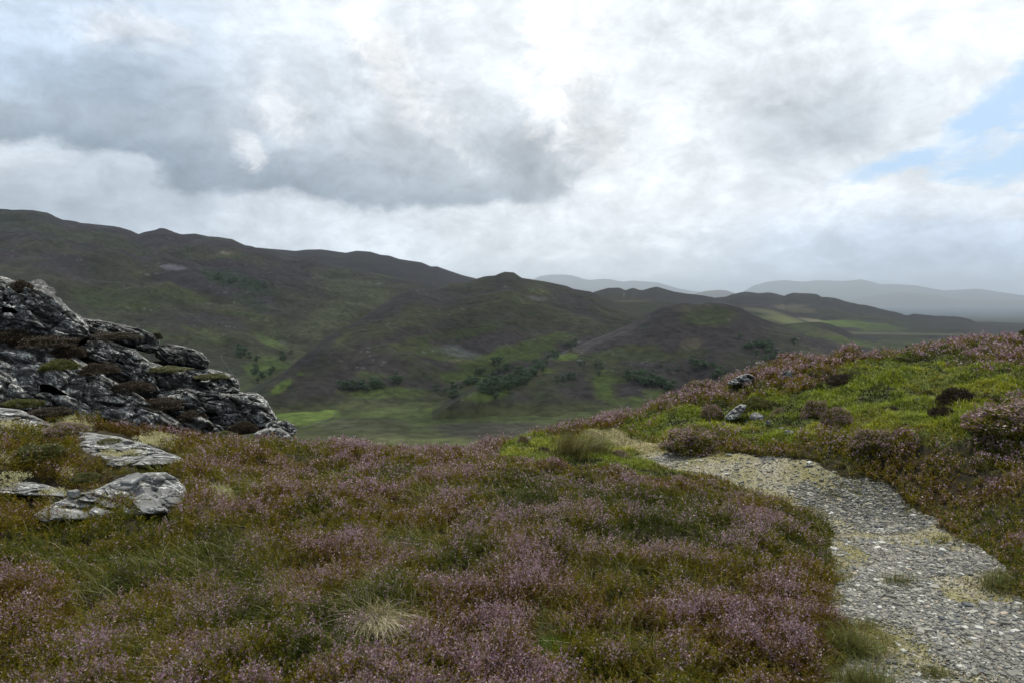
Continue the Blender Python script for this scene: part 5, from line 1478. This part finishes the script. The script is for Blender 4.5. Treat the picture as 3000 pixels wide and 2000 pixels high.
bpy.context.view_layer.update()
DG = bpy.context.evaluated_depsgraph_get()
M_WATER = simple_mat("white_water", (0.42, 0.44, 0.45), 0.4, 0.4, 0.5)
M_TRACK = simple_mat("pale_track", (0.085, 0.08, 0.06), 0.9, 0.5, 0.3)
far_strip("track", [(660, 1034), (648, 1040), (650, 1052), (664, 1072), (680, 1094), (690, 1108)], 0.5, M_TRACK, "thin pale hill track on the left slope", kind="structure")
far_strip("track", [(985, 1212), (978, 1222), (950, 1236), (915, 1246), (880, 1256)], 0.35, M_TRACK, "pale curved bank at the tip of the green meadow", kind="structure")


# ------------------------------------------------------------------ haze
def make_haze():
    m = bpy.data.materials.new("air"); m.use_nodes = True
    g = N(m.node_tree)
    out = g.n('ShaderNodeOutputMaterial')
    v = g.n('ShaderNodeVolumePrincipled', ins={'Color': (0.78, 0.89, 1.0, 1), 'Density': 4.4e-5, 'Anisotropy': 0.68})
    g.t.links.new(v.outputs[0], out.inputs['Volume'])
    x0, x1, y0, y1, z0, z1 = -32000, 32000, -3000, 62000, -420, 1300
    V = [(x, y, z) for z in (z0, z1) for y in (y0, y1) for x in (x0, x1)]
    F = [(0, 2, 3, 1), (4, 5, 7, 6), (0, 1, 5, 4), (2, 6, 7, 3), (0, 4, 6, 2), (1, 3, 7, 5)]
    # the far plain is the lowest ground, the blue mountains at the right the highest
    o = build("haze", np.array(V, float), np.array(F), m, smooth=False)
    tag(o, kind="stuff", label="thin pale rain haze over the far hills")


make_haze()


# ------------------------------------------------------------------ unseen clouds added above the view to shade the middle hills and right ridge
def make_shade_clouds():
    m = bpy.data.materials.new("cloud"); m.use_nodes = True
    g = N(m.node_tree); out = g.n('ShaderNodeOutputMaterial')
    d = g.n('ShaderNodeBsdfDiffuse', ins={'Color': (0.85, 0.86, 0.88, 1)}); t = g.n('ShaderNodeBsdfTranslucent', ins={'Color': (0.8, 0.82, 0.85, 1)})
    mx = g.n('ShaderNodeMixShader', ins={0: 0.6, 1: d.outputs[0], 2: t.outputs[0]}); g.t.links.new(mx.outputs[0], out.inputs[0])
    th = np.linspace(0, 2 * math.pi, 160, endpoint=False)[None, :]; ph = np.linspace(0.01, math.pi - 0.01, 80)[:, None]
    D = np.stack([np.sin(ph) * np.cos(th), np.sin(ph) * np.sin(th), np.cos(ph) + 0 * th], -1)
    for sd, size, loc, lab in ((5, (1950, 1120, 170), (-900, 3150, 2420), "broad grey cloud added out of view high over the valley, placed to shade the middle hills"),
                               (9, (4300, 1650, 300), (500, 7150, 4500), "higher and wider unseen cloud farther off, added to shade the long ridge at the right")):
        k = 1 + 0.28 * fbm3(D, 2.3, sd, 5, 0.55) * 1.5
        V = D * k[..., None] * np.array(size) + np.array(loc)
        o = build("cloud", V.reshape(-1, 3), gridfaces(80, 160, wrap=True), m)
        tag(o, lab, "cloud")


make_shade_clouds()
